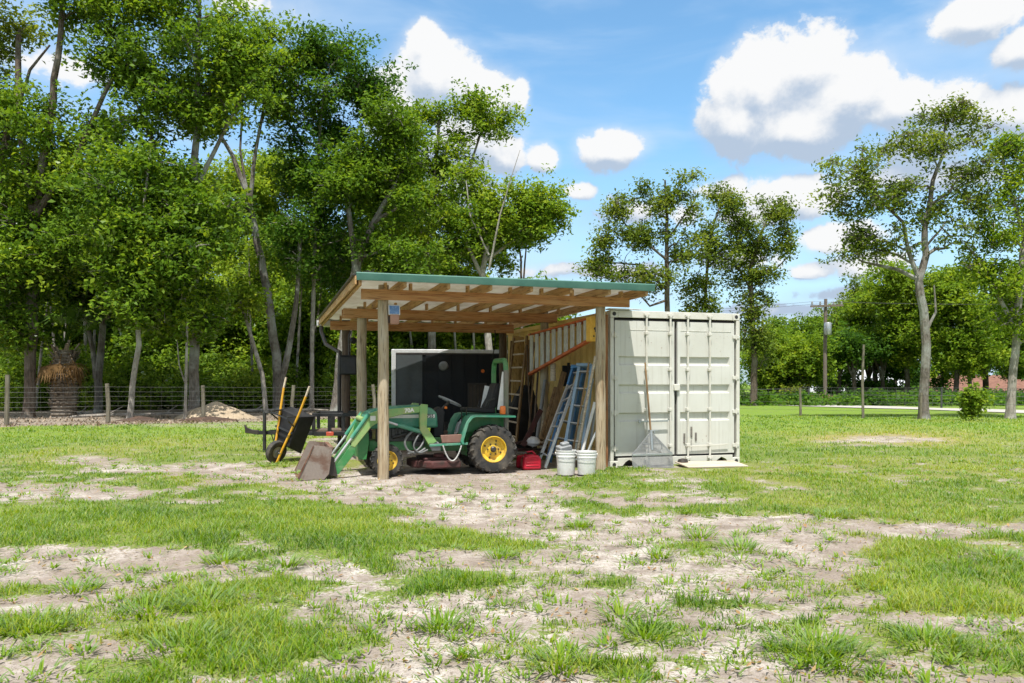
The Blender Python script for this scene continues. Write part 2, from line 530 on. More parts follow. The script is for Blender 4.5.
def litter_amount(x, y):
    fy = 33.0 + .59 * np.asarray(x) * 1.0      # the wire fence runs away to the right
    fy = np.clip(fy, 22, 40)
    f = sstep(-.2, 1.4, np.asarray(y) - fy) * sstep(9, 2, np.asarray(x) - .12 * np.asarray(y) + 2)
    return f


def dry_amount(x, y):
    yy = np.maximum(np.asarray(y, float), 2.5)
    px = 512 + FPX * np.asarray(x) / yy
    py = HZ + FPX * EYE / yy
    d = np.hypot((px - 890) / 95, (py - 440) / 8) + (fbm(x, y, 5, 3) - .5)
    return np.clip(.85 * sstep(1.3, .3, d) + .35 * sstep(.5, .75, fbm(np.asarray(x) * .25, np.asarray(y) * .25, 31, 3)), 0, 1)


def make_ground():
    ys = np.concatenate([np.linspace(-60, 2.8, 12), np.arange(3, 14, .055), np.arange(14, 50, .25), 50 * 1.12 ** np.arange(0, 26)])
    xs0 = np.arange(-17, 17.01, .085)
    out = 17 * 1.16 ** np.arange(1, 25)
    xs = np.concatenate([-out[::-1], xs0, out])
    X, Y = np.meshgrid(xs, ys)
    Z = ground_z(X, Y)
    g = grass_amount(X.ravel(), Y.ravel())
    li = litter_amount(X.ravel(), Y.ravel())
    dr = dry_amount(X.ravel(), Y.ravel())
    v = np.stack([X.ravel(), Y.ravel(), Z.ravel() + .02 * g * sstep(.3, .7, g)], 1)
    ny, nx = X.shape
    i = np.arange(ny * nx).reshape(ny, nx)
    q = np.stack([i[:-1, :-1], i[:-1, 1:], i[1:, 1:], i[1:, :-1]], -1).reshape(-1)
    m, t, outn = new_mat('yard_soil_and_turf')
    pos = t.n('ShaderNodeNewGeometry').outputs['Position']
    zone = t.n('ShaderNodeSeparateXYZ', {0: t.n('ShaderNodeAttribute', attribute_name='zone').outputs['Vector']}).outputs
    nbig = t.noise(pos, .6, 5, .6)
    nmid = t.noise(pos, 3.2, 6, .7)
    nfin = t.noise(pos, 22, 5, .7)
    nspk = t.noise(pos, 60, 3, .6)
    near_ = t.n('ShaderNodeSeparateXYZ', {0: pos}).outputs[1]
    sand = t.ramp(nmid, [(.32, (.155, .125, .105, 1)), (.45, (.30, .26, .23, 1)), (.62, (.50, .46, .42, 1))])
    sand = t.mix(t.smooth(nbig, .40, .62, 0, .7), sand, (.24, .195, .165, 1))
    sand = t.mix(t.smooth(nspk, .53, .64, 0, .8), sand, (.15, .12, .09, 1))
    sand = t.mix(t.smooth(t.noise(pos, 9, 5, .7), .52, .64, 0, .6), sand, (.22, .185, .15, 1))
    sand = t.mix(t.smooth(nfin, .52, .64, 0, .45), sand, (.20, .165, .09, 1))
    turf = t.ramp(nspk, [(.34, (.05, .065, .018, 1)), (.48, (.095, .155, .02, 1)), (.66, (.20, .27, .04, 1))])
    turf = t.mix(t.smooth(nfin, .46, .62, 0, .55), turf, (.22, .19, .11, 1))
    turf = t.mix(t.smooth(near_, 12, 26, 0, .75), turf, t.ramp(nmid, [(.3, (.08, .15, .015, 1)), (.5, (.135, .235, .02, 1)), (.72, (.215, .29, .04, 1))]))
    turf = t.mix(t.math('MULTIPLY', zone[2], t.smooth(nmid, .3, .6, .35, .85)), turf, (.30, .235, .10, 1))
    gm = t.math('ADD', zone[0], t.math('MULTIPLY', t.math('SUBTRACT', nfin, .5), 2.0))
    gm = t.math('ADD', gm, t.math('MULTIPLY', t.math('SUBTRACT', nmid, .5), 1.5))
    col = t.mix(t.smooth(gm, .42, .66), sand, turf)
    lit = t.ramp(nfin, [(.3, (.09, .065, .045, 1)), (.5, (.22, .18, .14, 1)), (.66, (.46, .41, .34, 1))])
    lm = t.smooth(t.math('ADD', zone[1], t.math('MULTIPLY', t.math('SUBTRACT', nmid, .5), .8)), .4, .62)
    col = t.mix(lm, col, lit)
    h = t.math('ADD', t.math('MULTIPLY', nfin, .6), t.math('MULTIPLY', nmid, 1.0))
    b = t.n('ShaderNodeBump', {'Strength': .7, 'Distance': .05, 'Height': h}).outputs[0]
    p = t.n('ShaderNodeBsdfPrincipled', {'Base Color': col, 'Roughness': .95, 'Normal': b, 'Specular IOR Level': .1})
    t.nt.links.new(p.outputs[0], outn.inputs[0])
    o = np_mesh('ground', v, q, np.full(len(q) // 4, 4), m, {'zone': np.stack([g, li, dr], 1)}, smooth=True)
    tag(o, kind='structure', label='sandy yard with patchy grass running to the woods', cat='ground')


make_ground()

# road: pale strip beyond the right lawn
rb = MB()
rp = [(-6, 78), (6, 64), (13.5, 52.5), (18.6, 45), (23.6, 37), (30, 27), (45, 4)]
L, Rr = [], []
for i, (x, y) in enumerate(rp):
    a, b = rp[max(i - 1, 0)], rp[min(i + 1, len(rp) - 1)]
    d = Vector((b[0] - a[0], b[1] - a[1], 0)).normalized()
    nrm = Vector((-d.y, d.x, 0)) * 1.9
    L.append((x + nrm.x, y + nrm.y)); Rr.append((x - nrm.x, y - nrm.y))
NS = 8
def lerp_line(l):
    o = []
    for (a, b) in zip(l[:-1], l[1:]):
        for k in range(NS):
            o.append((a[0] + (b[0] - a[0]) * k / NS, a[1] + (b[1] - a[1]) * k / NS))
    return o + [l[-1]]
L, Rr = lerp_line(L), lerp_line(Rr)
for i in range(len(L) - 1):
    q = [L[i], L[i + 1], Rr[i + 1], Rr[i]]
    rb.quad(*[(x, y, float(ground_z(x, y)) + .045) for x, y in q])
tag(rb.build('road', M['asphalt']), kind='structure', label='pale road beyond the right hand lawn', cat='road')


# ------------------------------------------------------------------ grass
def make_grass():
    rng = np.random.default_rng(5)
    P = []
    def scatter(y0, y1, dens, hmin, hmax, margin, thr):
        n_try = int((y1 - y0) * ((y0 + y1) / 2 * 1.34 + 2 * margin) * dens)
        y = rng.uniform(y0, y1, n_try)
        w = y * .67 + margin
        x = rng.uniform(-1, 1, n_try) * w
        g = grass_amount(x, y)
        li = litter_amount(x, y)
        cl = fbm(x * 3.1, y * 3.1, 55, 3)
        keep = (rng.uniform(0, 1, n_try) < np.clip((g + (cl - .5) * 1.9 - thr) * 1.7, .02, 1)) & (li < .35)
        lx, ly = x + 1.86, y - 11.5
        s, tt = lx * .9537 + ly * .3007, -lx * .3007 + ly * .9537
        inshed = (s > -.3) & (s < 6.2) & (tt > .15) & (tt < 6.5)
        keep &= ~inshed & ~((s > 4.3) & (s < 6.35) & (tt > -.42) & (tt < .45))
        x, y, g, cl = x[keep], y[keep], g[keep], cl[keep]
        h = (hmin + (hmax - hmin) * rng.uniform(0, 1, len(x)) ** 1.4) * (.55 + .75 * sstep(.35, .9, g)) * (.6 + .8 * cl)
        P.append((x, y, h, g))
    scatter(3.2, 5.5, 4200, .018, .066, 2.8, .27)
    scatter(5.5, 8.5, 2500, .018, .06, 2.8, .29)
    scatter(8.5, 13, 1100, .018, .048, 2.5, .33)
    scatter(13, 20, 260, .025, .06, 3.0, .35)
    scatter(20, 33, 110, .03, .065, 3.0, .35)
    # rosettes of coarse blades
    clumps = [(820, 657, .26, 260), (205, 606, .22, 160), (150, 615, .2, 120), (30, 632, .2, 120), (440, 630, .12, 110), (222, 563, .14, 90),
              (285, 566, .14, 90), (75, 590, .16, 90), (580, 528, .14, 80), (740, 552, .2, 140), (700, 540, .14, 80), (180, 655, .2, 120),
              (560, 668, .16, 120), (620, 622, .13, 80), (930, 650, .18, 120), (660, 560, .1, 60), (830, 520, .16, 90), (1000, 560, .2, 120), (645, 640, .12, 70), (500, 560, .12, 60)]
    cx, cy, ch, cang = [], [], [], []
    for k in range(2600):
        Y = 3.3 + 11 * rng.uniform(0, 1) ** 1.3
        X = rng.uniform(-1, 1) * (Y * .67 + 1)
        if rng.uniform() > .75 - float(grass_amount(X, Y)) * .5 or (Y > 11 and -3 < X < 4):
            continue
        n = int(rng.integers(5, 26))
        a = rng.uniform(0, 2 * np.pi, n)
        r = rng.uniform(.03, .12) * np.sqrt(rng.uniform(0, 1, n))
        cx.append(X + r * np.cos(a)); cy.append(Y + r * np.sin(a)); ch.append(rng.uniform(.012, .05, n)); cang.append(a)
    for px, py, rad, n in clumps:
        Y = FPX * EYE / (py - HZ)
        X = (px - 512) / FPX * Y
        a = rng.uniform(0, 2 * np.pi, n)
        r = rad * np.sqrt(rng.uniform(0, 1, n))
        cx.append(X + r * np.cos(a)); cy.append(Y + r * np.sin(a)); ch.append(rng.uniform(.035, .085, n)); cang.append(a)
    nreg = sum(len(p[0]) for p in P)
    x = np.concatenate([p[0] for p in P] + cx)
    y = np.concatenate([p[1] for p in P] + cy)
    h = np.concatenate([p[2] for p in P] + ch)
    g = np.concatenate([p[3] for p in P] + [np.ones(len(np.concatenate(cx)))])
    n = len(x)
    ang = rng.uniform(0, 2 * np.pi, n)
    ang[nreg:] = np.concatenate(cang) + rng.normal(0, .3, n - nreg)
    lean = rng.uniform(.35, 1.5, n) * h
    lean[nreg:] = h[nreg:] * rng.uniform(.9, 2.4, n - nreg)
    w = np.maximum(rng.uniform(.004, .0085, n), y * .00085)
    w[nreg:] *= 1.7
    z = ground_z(x, y) - .004 + .02 * g * sstep(.3, .7, g)
    dx, dy = np.cos(ang), np.sin(ang)
    fx, fy = -dy, dx
    V = np.zeros((n, 5, 3))
    for k, (hh, ln, ww) in enumerate(((0, 0, -1), (0, 0, 1), (.62, .38, -.8), (.62, .38, .8), (1, 1, 0))):
        V[:, k, 0] = x + dx * lean * ln + fx * w * ww * .5
        V[:, k, 1] = y + dy * lean * ln + fy * w * ww * .5
        V[:, k, 2] = z + h * hh
    i = np.arange(n)[:, None] * 5
    loops = (i + np.array([[0, 1, 3, 2, 2, 3, 4]])).ravel()
    sizes = np.tile([4, 3], n)
    dr = dry_amount(x, y)
    tint = np.clip(.44 + (fbm(x * 1.2, y * 1.2, 77, 3) - .5) * .9 + rng.normal(0, .2, n) + .42 * dr + .14 * (1 - g) + (rng.uniform(0, 1, n) < .07) * .5, 0, 1)
    tint[nreg:] = rng.uniform(.28, .72, n - nreg)
    o = np_mesh('grass', V.reshape(-1, 3), loops, sizes, M['blade'], {'tint': np.repeat(tint, 5)})
    tag(o, kind='stuff', label='patchy green yard grass with dry blades', cat='grass')
    print('grass blades', n)


make_grass()

# dry twigs, dead leaves and crumbs on the bare sand
def make_debris():
    rng = np.random.default_rng(8)
    n = 9000
    y = 3.3 + 11 * rng.uniform(0, 1, n) ** 1.5
    x = rng.uniform(-1, 1, n) * (y * .68 + 1)
    g = grass_amount(x, y)
    k = rng.uniform(0, 1, n) < (.8 - g)
    x, y = x[k], y[k]
    n = len(x)
    s = rng.uniform(.006, .022, n) * (1 + y * .04)
    a = rng.uniform(0, 2 * np.pi, n)
    el = rng.uniform(.2, 1, n)
    z = ground_z(x, y) + .006
    V = np.zeros((n, 4, 3))
    up = rng.uniform(0, .6, n)
    for q, (u, v) in enumerate(((-1, 0), (0, -1), (1, 0), (0, 1))):
        V[:, q, 0] = x + s * (u * np.cos(a) - v * el * np.sin(a) * .6)
        V[:, q, 1] = y + s * (u * np.sin(a) + v * el * np.cos(a) * .6)
        V[:, q, 2] = z + s * (up * (u + .9) + rng.uniform(0, .3, n))
    tint = rng.uniform(0, .9, n)
    o = np_mesh('fallen_leaves', V.reshape(-1, 3), np.arange(n * 4), np.full(n, 4), M['leaf_dead'], {'tint': np.repeat(tint, 4)})
    tag(o, kind='stuff', label='dead leaves and twigs scattered on bare sand', cat='leaf litter')


make_debris()


def make_litter():
    rng = np.random.default_rng(18)
    n = 16000
    x = rng.uniform(-26, 5, n)
    y = 33 + .59 * x + rng.uniform(-.8, 9, n)
    k = fbm(x * .8, y * .8, 66, 3) > .46
    x, y = x[k], y[k]
    n = len(x)
    s = rng.uniform(.02, .07, n)
    a = rng.uniform(0, 2 * np.pi, n)
    z = ground_z(x, y) + .02
    V = np.zeros((n, 4, 3))
    up = rng.uniform(0, 1.0, n)
    for q, (u, v) in enumerate(((-1, 0), (0, -1), (1, 0), (0, 1))):
        V[:, q, 0] = x + s * (u * np.cos(a) - v * np.sin(a) * .5)
        V[:, q, 1] = y + s * (u * np.sin(a) + v * np.cos(a) * .5)
        V[:, q, 2] = z + s * up * (u + .9)
    o = np_mesh('leaf_litter', V.reshape(-1, 3), np.arange(n * 4), np.full(n, 4), M['leaf_brown'], {'tint': np.repeat(rng.uniform(0, 1, n) ** 1.3, 4)})
    tag(o, kind='stuff', label='dead leaf litter under the trees behind the wire fence', cat='leaf litter')


make_litter()

# ------------------------------------------------------------------ trees
LEAF_CACHE = {}


def leaf_cloud(rng, centers, spread, per, ln, tint0):
    """leaves round each twig end; returns verts, tints"""
    n = len(centers) * per
    c = np.repeat(centers, per, 0) + rng.normal(0, 1, (n, 3)) * spread * np.array([1, 1, .72])
    a = rng.normal(0, 1, (n, 3)); a[:, 2] *= .7
    a /= np.linalg.norm(a, axis=1)[:, None]
    u = rng.normal(0, .45, (n, 3)) + np.array([0, -.42, .72])
    b = np.cross(a, u); b /= np.linalg.norm(b, axis=1)[:, None] + 1e-6
    nn = np.cross(b, a)
    L = ln * rng.uniform(.5, 1.6, n)[:, None]
    W = L * rng.uniform(.42, .62, n)[:, None]
    V = np.stack([c - a * L / 2, c + b * W / 2 + nn * L * .1, c + a * L / 2 - nn * L * .12, c - b * W / 2 + nn * L * .1], 1)
    t = np.clip(np.repeat(tint0, per) + rng.normal(0, .16, n), 0, 1)
    return V.reshape(-1, 3), np.repeat(t, 4)


def build_tree(name, label, base, trunks, clusters, seed, leaf, barkm, per=24, ln=.175, tw=1.0, cat='tree', group=None, tint=.45, bare=(), hide_limbs=False, spray=.22, along=4):
    """base world xyz; trunks: list of [(x,y,z,r)...] world; clusters: list of (x,y,z,rx,ry,rz) world"""
    rng = np.random.default_rng(seed)
    rnd = random.Random(seed)
    root = thing(name, label, cat, base, 0, group)
    B = Vector(base)
    mb = MB()
    allp = []
    for tr in trunks:
        pts = [Vector(p[:3]) - B for p in tr]
        rad = [p[3] for p in tr]
        # subdivide with slight wobble
        P2, R2 = [], []
        for i in range(len(pts) - 1):
            k = max(2, int((pts[i + 1] - pts[i]).length / .7))
            for j in range(k):
                f = j / k
                w = Vector((rnd.uniform(-1, 1), rnd.uniform(-1, 1), 0)) * rad[i] * .22 * (1 if (i or j) else 0)
                P2.append(pts[i].lerp(pts[i + 1], f) + w)
                R2.append(rad[i] * (1 - f) + rad[i + 1] * f)
        P2.append(pts[-1]); R2.append(rad[-1])
        if tr is trunks[0]:
            R2[0] *= 1.45
            P2[0] = P2[0] + Vector((0, 0, -.15))
            if len(R2) > 1:
                P2.insert(1, P2[0].lerp(P2[1], .45)); R2.insert(1, R2[1] * 1.12)
        mb.tube(P2, R2, 9)
        allp += list(zip(P2, R2))
    twigs, tints = [], []
    for (x, y, z, rx, ry, rz) in clusters:
        c = Vector((x, y, z)) - B
        best, bs = None, 1e9
        for p, r in allp:
            dh = math.hypot(p.x - c.x, p.y - c.y)
            dz = c.z - p.z
            s = math.hypot(dh, dz) + (4 if dz < .15 * dh else 0) + (2 if dz > 2.5 * dh + 3 else 0) - r * 2
            if s < bs:
                best, bs = (p, r), s
        p, r = best
        k_ = .12 * (c - p).length
        m1 = p.lerp(c, .5) + Vector((rnd.uniform(-k_, k_), rnd.uniform(-k_, k_), rnd.uniform(-.3 * k_, 1.2 * k_)))
        path = [p, p.lerp(m1, .5) + Vector((0, 0, .1)), m1, m1.lerp(c, .5) + Vector((rnd.uniform(-.2, .2), 0, rnd.uniform(-.1, .2))), c]
        r0 = min(r * .6, .03 + .025 * (c - p).length)
        mb.tube(path, [r0, r0 * .85, r0 * .65, r0 * .45, .014], 6, False)
        if len(allp) < 400:
            allp += [(path[2], r0 * .65), (path[3], r0 * .45)]
        ns = 5 if not hide_limbs else 2
        for _ in range(ns):
            d = Vector((rnd.gauss(0, 1), rnd.gauss(0, 1), rnd.gauss(.2, .8))).normalized()
            e = c + Vector((d.x * rx, d.y * ry, d.z * rz)) * .85
            q = path[3].lerp(c, rnd.uniform(0, 1))
            mb.tube([q, q.lerp(e, .5) + Vector((0, 0, .12)), e], [.022, .016, .007], 5, False)
        nt = max(6, int(34 * tw * (rx * rz) ** .9))
        d = rng.normal(0, 1, (nt, 3))
        pts = np.array(c) + d * np.array([rx, ry, rz]) * .52
        # sprays along the limb that carries the clump
        na = max(2, nt // along)
        f = rng.uniform(.45, 1.0, na)
        al = np.array([path[2].lerp(c, float(q)) for q in (f - .45) / .55]) + rng.normal(0, .22, (na, 3))
        pts = np.concatenate([pts, al])
        nt = len(pts)
        twigs.append(pts)
        tints.append(np.full(nt, tint) + rnd.uniform(-.27, .27) + rng.normal(0, .08, nt))
    for q in bare:
        pts = [Vector(p[:3]) - B for p in q]
        mb.tube(pts, [p[3] for p in q], 6, False)
    mb.build('trunk', barkm, root)
    tw_, ti_ = np.concatenate(twigs), np.concatenate(tints)
    V, T = leaf_cloud(rng, tw_, spray, per, ln, ti_)
    np_mesh('crown', V, np.arange(len(V)), np.full(len(V) // 4, 4), leaf, {'tint': T}, root)
    return root


def gz(x, y):
    return float(ground_z(x, y))


def tree_px(name, label, bpx, Y, trunks, crowns, seed, leaf, barkm, rad=(.62, 1.12), nmul=1.45, squash=.74, depth=.8, **kw):
    """trunks: lists of (px,py,radius_px[,dY]); crowns: (px,py,rx,ry,n) clumps thrown into an oval, spread in depth as well"""
    rnd = random.Random(seed * 7 + 1)
    X = (bpx - 512) / FPX * Y
    base = (X, Y, gz(X, Y))
    TR = []
    for tr in trunks:
        o = []
        for i, p in enumerate(tr):
            yy = Y + (p[3] if len(p) > 3 else 0)
            w = at(p[0], p[1], yy)
            if tr is trunks[0] and i == 0:
                w = Vector((X, Y, base[2]))
            o.append((w.x, w.y, w.z, p[2] * .88 / FPX * Y))
        TR.append(o)
    CL = []
    for cx, cy, rx, ry, n in crowns:
        for k in range(int(n * nmul + .5)):
            a = rnd.uniform(0, 2 * math.pi)
            q = math.sqrt(rnd.uniform(.02, 1))
            dy = rnd.uniform(-1, 1) * depth * rx / FPX * Y * math.sqrt(max(.1, 1 - q * q * .7))
            yy = Y + dy
            w = at(cx + rx * q * math.cos(a), cy + ry * q * math.sin(a), Y)
            r = rnd.uniform(*rad)
            CL.append((w.x, yy, w.z, r * rnd.uniform(.9, 1.25), r, r * squash * rnd.uniform(.85, 1.2)))
    return build_tree(name, label, base, TR, CL, seed, leaf, barkm, **kw)


G_W = 'trees of the wood behind the wire fence'
# left wood -----------------------------------------------------------
tree_px('oak_tree', 'big dark trunked oak with a forked top, left of the cabbage palm', 28, 30.5,
        [[(28, 419, 6), (32, 330, 6), (36, 215, 5.5, .3), (20, 130, 4, 1), (18, 60, 3, 1)], [(36, 215, 5, .3), (50, 120, 4, 0), (62, 20, 3, 0), (66, -60, 2)], [(36, 215, 4), (75, 160, 3), (120, 60, 2)]],
        [(10, 185, 55, 55, 9), (10, 290, 50, 50, 8), (70, 150, 40, 40, 5), (85, 15, 40, 22, 4), (20, 110, 35, 25, 3), (60, 240, 45, 40, 6), (40, -50, 70, 40, 6), (8, 330, 22, 22, 3)], 11, M['leaf_a'], M['bark_brown'], group=G_W)
tree_px('oak_tree', 'tree with a pair of slim grey trunks standing right of the cabbage palm', 98, 36,
        [[(98, 406, 4.5), (100, 360, 4), (103, 320, 3.4), (110, 220, 2.4), (115, 120, 1.5)], [(99, 398, 3), (93, 350, 2.6), (84, 310, 2), (78, 240, 1.4)]],
        [(100, 190, 45, 60, 9), (85, 270, 45, 35, 7), (125, 300, 40, 25, 6)], 12, M['leaf_d'], M['bark_grey'], group=G_W)
tree_px('oak_tree', 'young tree with one slim pale bent trunk next to the second fence post', 129, 28.8,
        [[(129, 420, 3.4), (133, 385, 3.1), (139, 345, 2.9), (137, 310, 2.3), (142, 220, 1.6), (150, 150, 1)]],
        [(140, 215, 40, 65, 10), (150, 290, 40, 25, 6), (110, 250, 30, 30, 5), (165, 250, 40, 40, 6)], 13, M['leaf_a'], M['bark_pale'], rad=(.7, 1.15), group=G_W)
tree_px('oak_tree', 'tallest straight trunked tree of the wood, beside the heap of sand', 193, 31,
        [[(193, 418, 6.4), (194, 370, 5.6), (194, 270, 5), (195, 160, 4), (198, 60, 2.8), (200, -20, 1.8)], [(195, 190, 3), (225, 130, 2), (245, 90, 1.4)], [(194, 240, 2.6), (160, 160, 2), (135, 100, 1.4)]],
        [(175, 45, 75, 50, 16), (165, 125, 55, 45, 9), (200, 220, 45, 45, 7), (235, 85, 25, 40, 4), (190, 300, 40, 28, 6)], 14, M['leaf_a'], M['bark_grey'], group=G_W)
tree_px('oak_tree', 'thin bare pale sapling leaning between the sand heap and the tallest trunk', 185, 29.6,
        [[(184, 419, 1.9), (186, 370, 1.6), (187, 320, 1.3), (184, 280, .9)], [(186, 385, 1), (179, 365, .7), (177, 340, .5)]],
        [(186, 285, 18, 22, 3)], 15, M['leaf_b'], M['bark_pale'], rad=(.5, .8), group=G_W)
tree_px('oak_tree', 'long leaning trunk forking low, its bare limbs spread over a gap of sky', 279, 36,
        [[(281, 405, 6.4), (277, 355, 5.2), (264, 275, 4.4), (248, 195, 3.4), (232, 155, 2.4), (215, 125, 1.6)], [(280, 385, 4), (290, 345, 3.4), (297, 300, 2.8), (300, 230, 2)],
         [(250, 200, 2.6), (256, 150, 2), (265, 100, 1.4), (275, 60, 1)], [(252, 215, 1.7), (240, 150, 1.3), (243, 90, 1)]],
        [(250, 55, 35, 35, 7), (215, 105, 22, 20, 3), (280, 80, 25, 35, 4), (225, 215, 18, 20, 2)], 16, M['leaf_a'], M['bark_grey'], group=G_W)
tree_px('oak_tree', 'short pale trunk leaning to the right edge of the leaning fork', 266, 34,
        [[(268, 407, 2.8), (262, 375, 2.5), (254, 345, 2.2), (240, 300, 1.6)]],
        [(236, 300, 22, 18, 3)], 17, M['leaf_b'], M['bark_pale'], rad=(.6, 1.0), group=G_W)
tree_px('oak_tree', 'dense dark green tree with a narrow crown rising over the yellow handles', 312, 37,
        [[(311, 404, 2.6), (312, 360, 2.4), (313, 300, 2.4), (316, 200, 2), (322, 100, 1.4)]],
        [(318, 150, 32, 55, 12), (315, 240, 35, 50, 10), (335, 75, 42, 38, 9), (362, 95, 25, 28, 4)], 18, M['leaf_d'], M['bark_pale'], group=G_W)
tree_px('oak_tree', 'thick grey trunk close behind the left corner of the shed roof', 337, 35.5,
        [[(337, 406, 8), (344, 350, 7), (352, 300, 6.2), (358, 262, 5.2), (372, 225, 3.6), (395, 185, 2.2)], [(356, 275, 4), (350, 225, 3), (345, 170, 2)]],
        [(382, 195, 40, 45, 9), (385, 130, 30, 30, 5), (350, 170, 30, 30, 4), (400, 255, 40, 22, 6)], 19, M['leaf_a'], M['bark_grey'], group=G_W)
tree_px('oak_tree', 'bright round topped oak against the cloud, over the middle of the shed roof', 432, 40,
        [[(432, 402, 5), (432, 320, 4.4), (428, 240, 3.4), (436, 170, 2.4), (440, 110, 1.5)], [(430, 250, 2.6), (405, 190, 1.8), (395, 140, 1)], [(429, 235, 2.4), (465, 180, 1.7), (482, 130, 1)]],
        [(425, 165, 38, 40, 9), (423, 105, 14, 15, 2), (486, 115, 22, 20, 5), (455, 150, 25, 30, 4), (420, 230, 45, 28, 7), (450, 110, 10, 10, 1)], 20, M['leaf_b'], M['bark_grey'], group=G_W)
tree_px('oak_tree', 'yellowish oak with bare grey inner limbs, at the right end of the wood', 492, 38,
        [[(492, 402, 4.6), (488, 330, 4), (482, 270, 3.2), (492, 225, 2.4), (508, 190, 1.6)], [(484, 280, 2.6), (465, 240, 1.8), (452, 215, 1)], [(487, 260, 2), (520, 235, 1.4), (538, 205, .9)]],
        [(500, 225, 28, 24, 5), (528, 222, 22, 22, 5), (536, 190, 15, 16, 2), (462, 235, 30, 30, 5), (480, 190, 22, 18, 3), (550, 207, 8, 8, 1)], 21, M['leaf_b'], M['bark_pale'], rad=(.7, 1.15), group=G_W,
        bare=[[(*at(489, 255, 37), .05), (*at(470, 215, 37), .04), (*at(466, 180, 37), .02)], [(*at(489, 270, 37), .06), (*at(500, 215, 36.6), .04), (*at(512, 175, 36.6), .02), (*at(520, 150, 36.6), .01)]])
tree_px('oak_tree', 'slender twin stemmed tree just above the middle of the green roof edge', 522, 43,
        [[(522, 402, 1.8), (522, 330, 1.6), (521, 260, 1.2), (518, 240, .8)], [(522, 300, 1.2), (525, 262, 1), (527, 240, .7)]],
        [(522, 238, 12, 8, 3), (505, 262, 14, 8, 2)], 22, M['leaf_a'], M['bark_brown'], rad=(.6, .9), group=G_W)
# outside the left edge, so the wood goes on
tree_px('oak_tree', 'big oak cut by the left picture edge, a bare broken limb against the sky', -20, 32,
        [[(-20, 418, 6), (-15, 300, 5.4), (0, 170, 4.4), (18, 85, 3.4), (19, 32, 2.8)], [(6, 145, 2.2), (30, 70, 1.6), (50, 45, 1)], [(0, 170, 2), (-20, 100, 2), (-20, 20, 1.4)]],
        [(-30, 100, 45, 60, 7), (8, 35, 22, 20, 3), (0, 240, 40, 50, 7), (-60, 220, 40, 60, 6)], 23, M['leaf_o'], M['bark_brown'], group=G_W)

# right hand trees ------------------------------------------------------
tree_px('oak_tree', 'open sparse oak showing sky between its clumps, straight behind the container roof', 668, 44,
        [[(668, 408, 3.6), (668, 330, 3.2), (667, 280, 2.8), (667, 220, 1.8), (665, 180, 1)], [(667, 290, 1.6), (640, 265, 1.1), (608, 262, .6)], [(667, 260, 1.5), (630, 230, 1), (610, 205, .6)], [(667, 240, 1.3), (695, 200, .7)], [(667, 300, 1.5), (650, 306, 1.2), (640, 295, .7)]],
        [(655, 195, 17, 16, 5), (690, 195, 17, 18, 4), (625, 205, 16, 14, 4), (612, 238, 18, 10, 4), (645, 235, 24, 16, 5), (680, 240, 22, 22, 5), (598, 268, 20, 10, 4), (625, 270, 24, 10, 4), (650, 280, 26, 9, 4)],
        31, M['leaf_o'], M['bark_brown'], rad=(.3, .6), nmul=1.75, tw=.75, per=19, ln=.17, squash=.85, along=2, spray=.25, group='tall oaks behind the container')
tree_px('oak_tree', 'ragged oak leaning between the sparse oak and the tall pale crowned one', 704, 45,
        [[(706, 408, 2.4), (704, 330, 2), (706, 280, 1.7), (712, 230, 1.1), (722, 200, .7)]],
        [(718, 205, 18, 16, 5), (738, 215, 14, 22, 4), (712, 245, 16, 22, 5), (696, 285, 12, 18, 4), (725, 250, 16, 16, 4), (700, 308, 14, 8, 3)],
        32, M['leaf_o'], M['bark_brown'], rad=(.3, .6), nmul=1.75, tw=.75, per=19, ln=.17, squash=.85, along=2, spray=.25, group='tall oaks behind the container')
tree_px('oak_tree', 'tall oak with a lopsided crown at the right shoulder of the container', 753, 46,
        [[(753, 406, 4.2), (754, 360, 3.4), (752, 310, 3), (750, 270, 2.4), (760, 235, 1.5), (775, 205, .8)], [(751, 290, 1.4), (735, 262, .9)], [(751, 280, 1.4), (775, 270, .8), (790, 255, .5)]],
        [(775, 210, 18, 12, 5), (785, 240, 14, 14, 4), (758, 240, 16, 20, 5), (745, 275, 16, 16, 4), (758, 300, 14, 18, 4), (750, 330, 14, 18, 4), (770, 275, 12, 12, 2), (738, 245, 10, 14, 2), (760, 350, 10, 16, 3)],
        33, M['leaf_o'], M['bark_brown'], rad=(.3, .62), nmul=1.75, tw=.75, per=19, ln=.17, squash=.9, along=2, spray=.25, group='tall oaks behind the container')
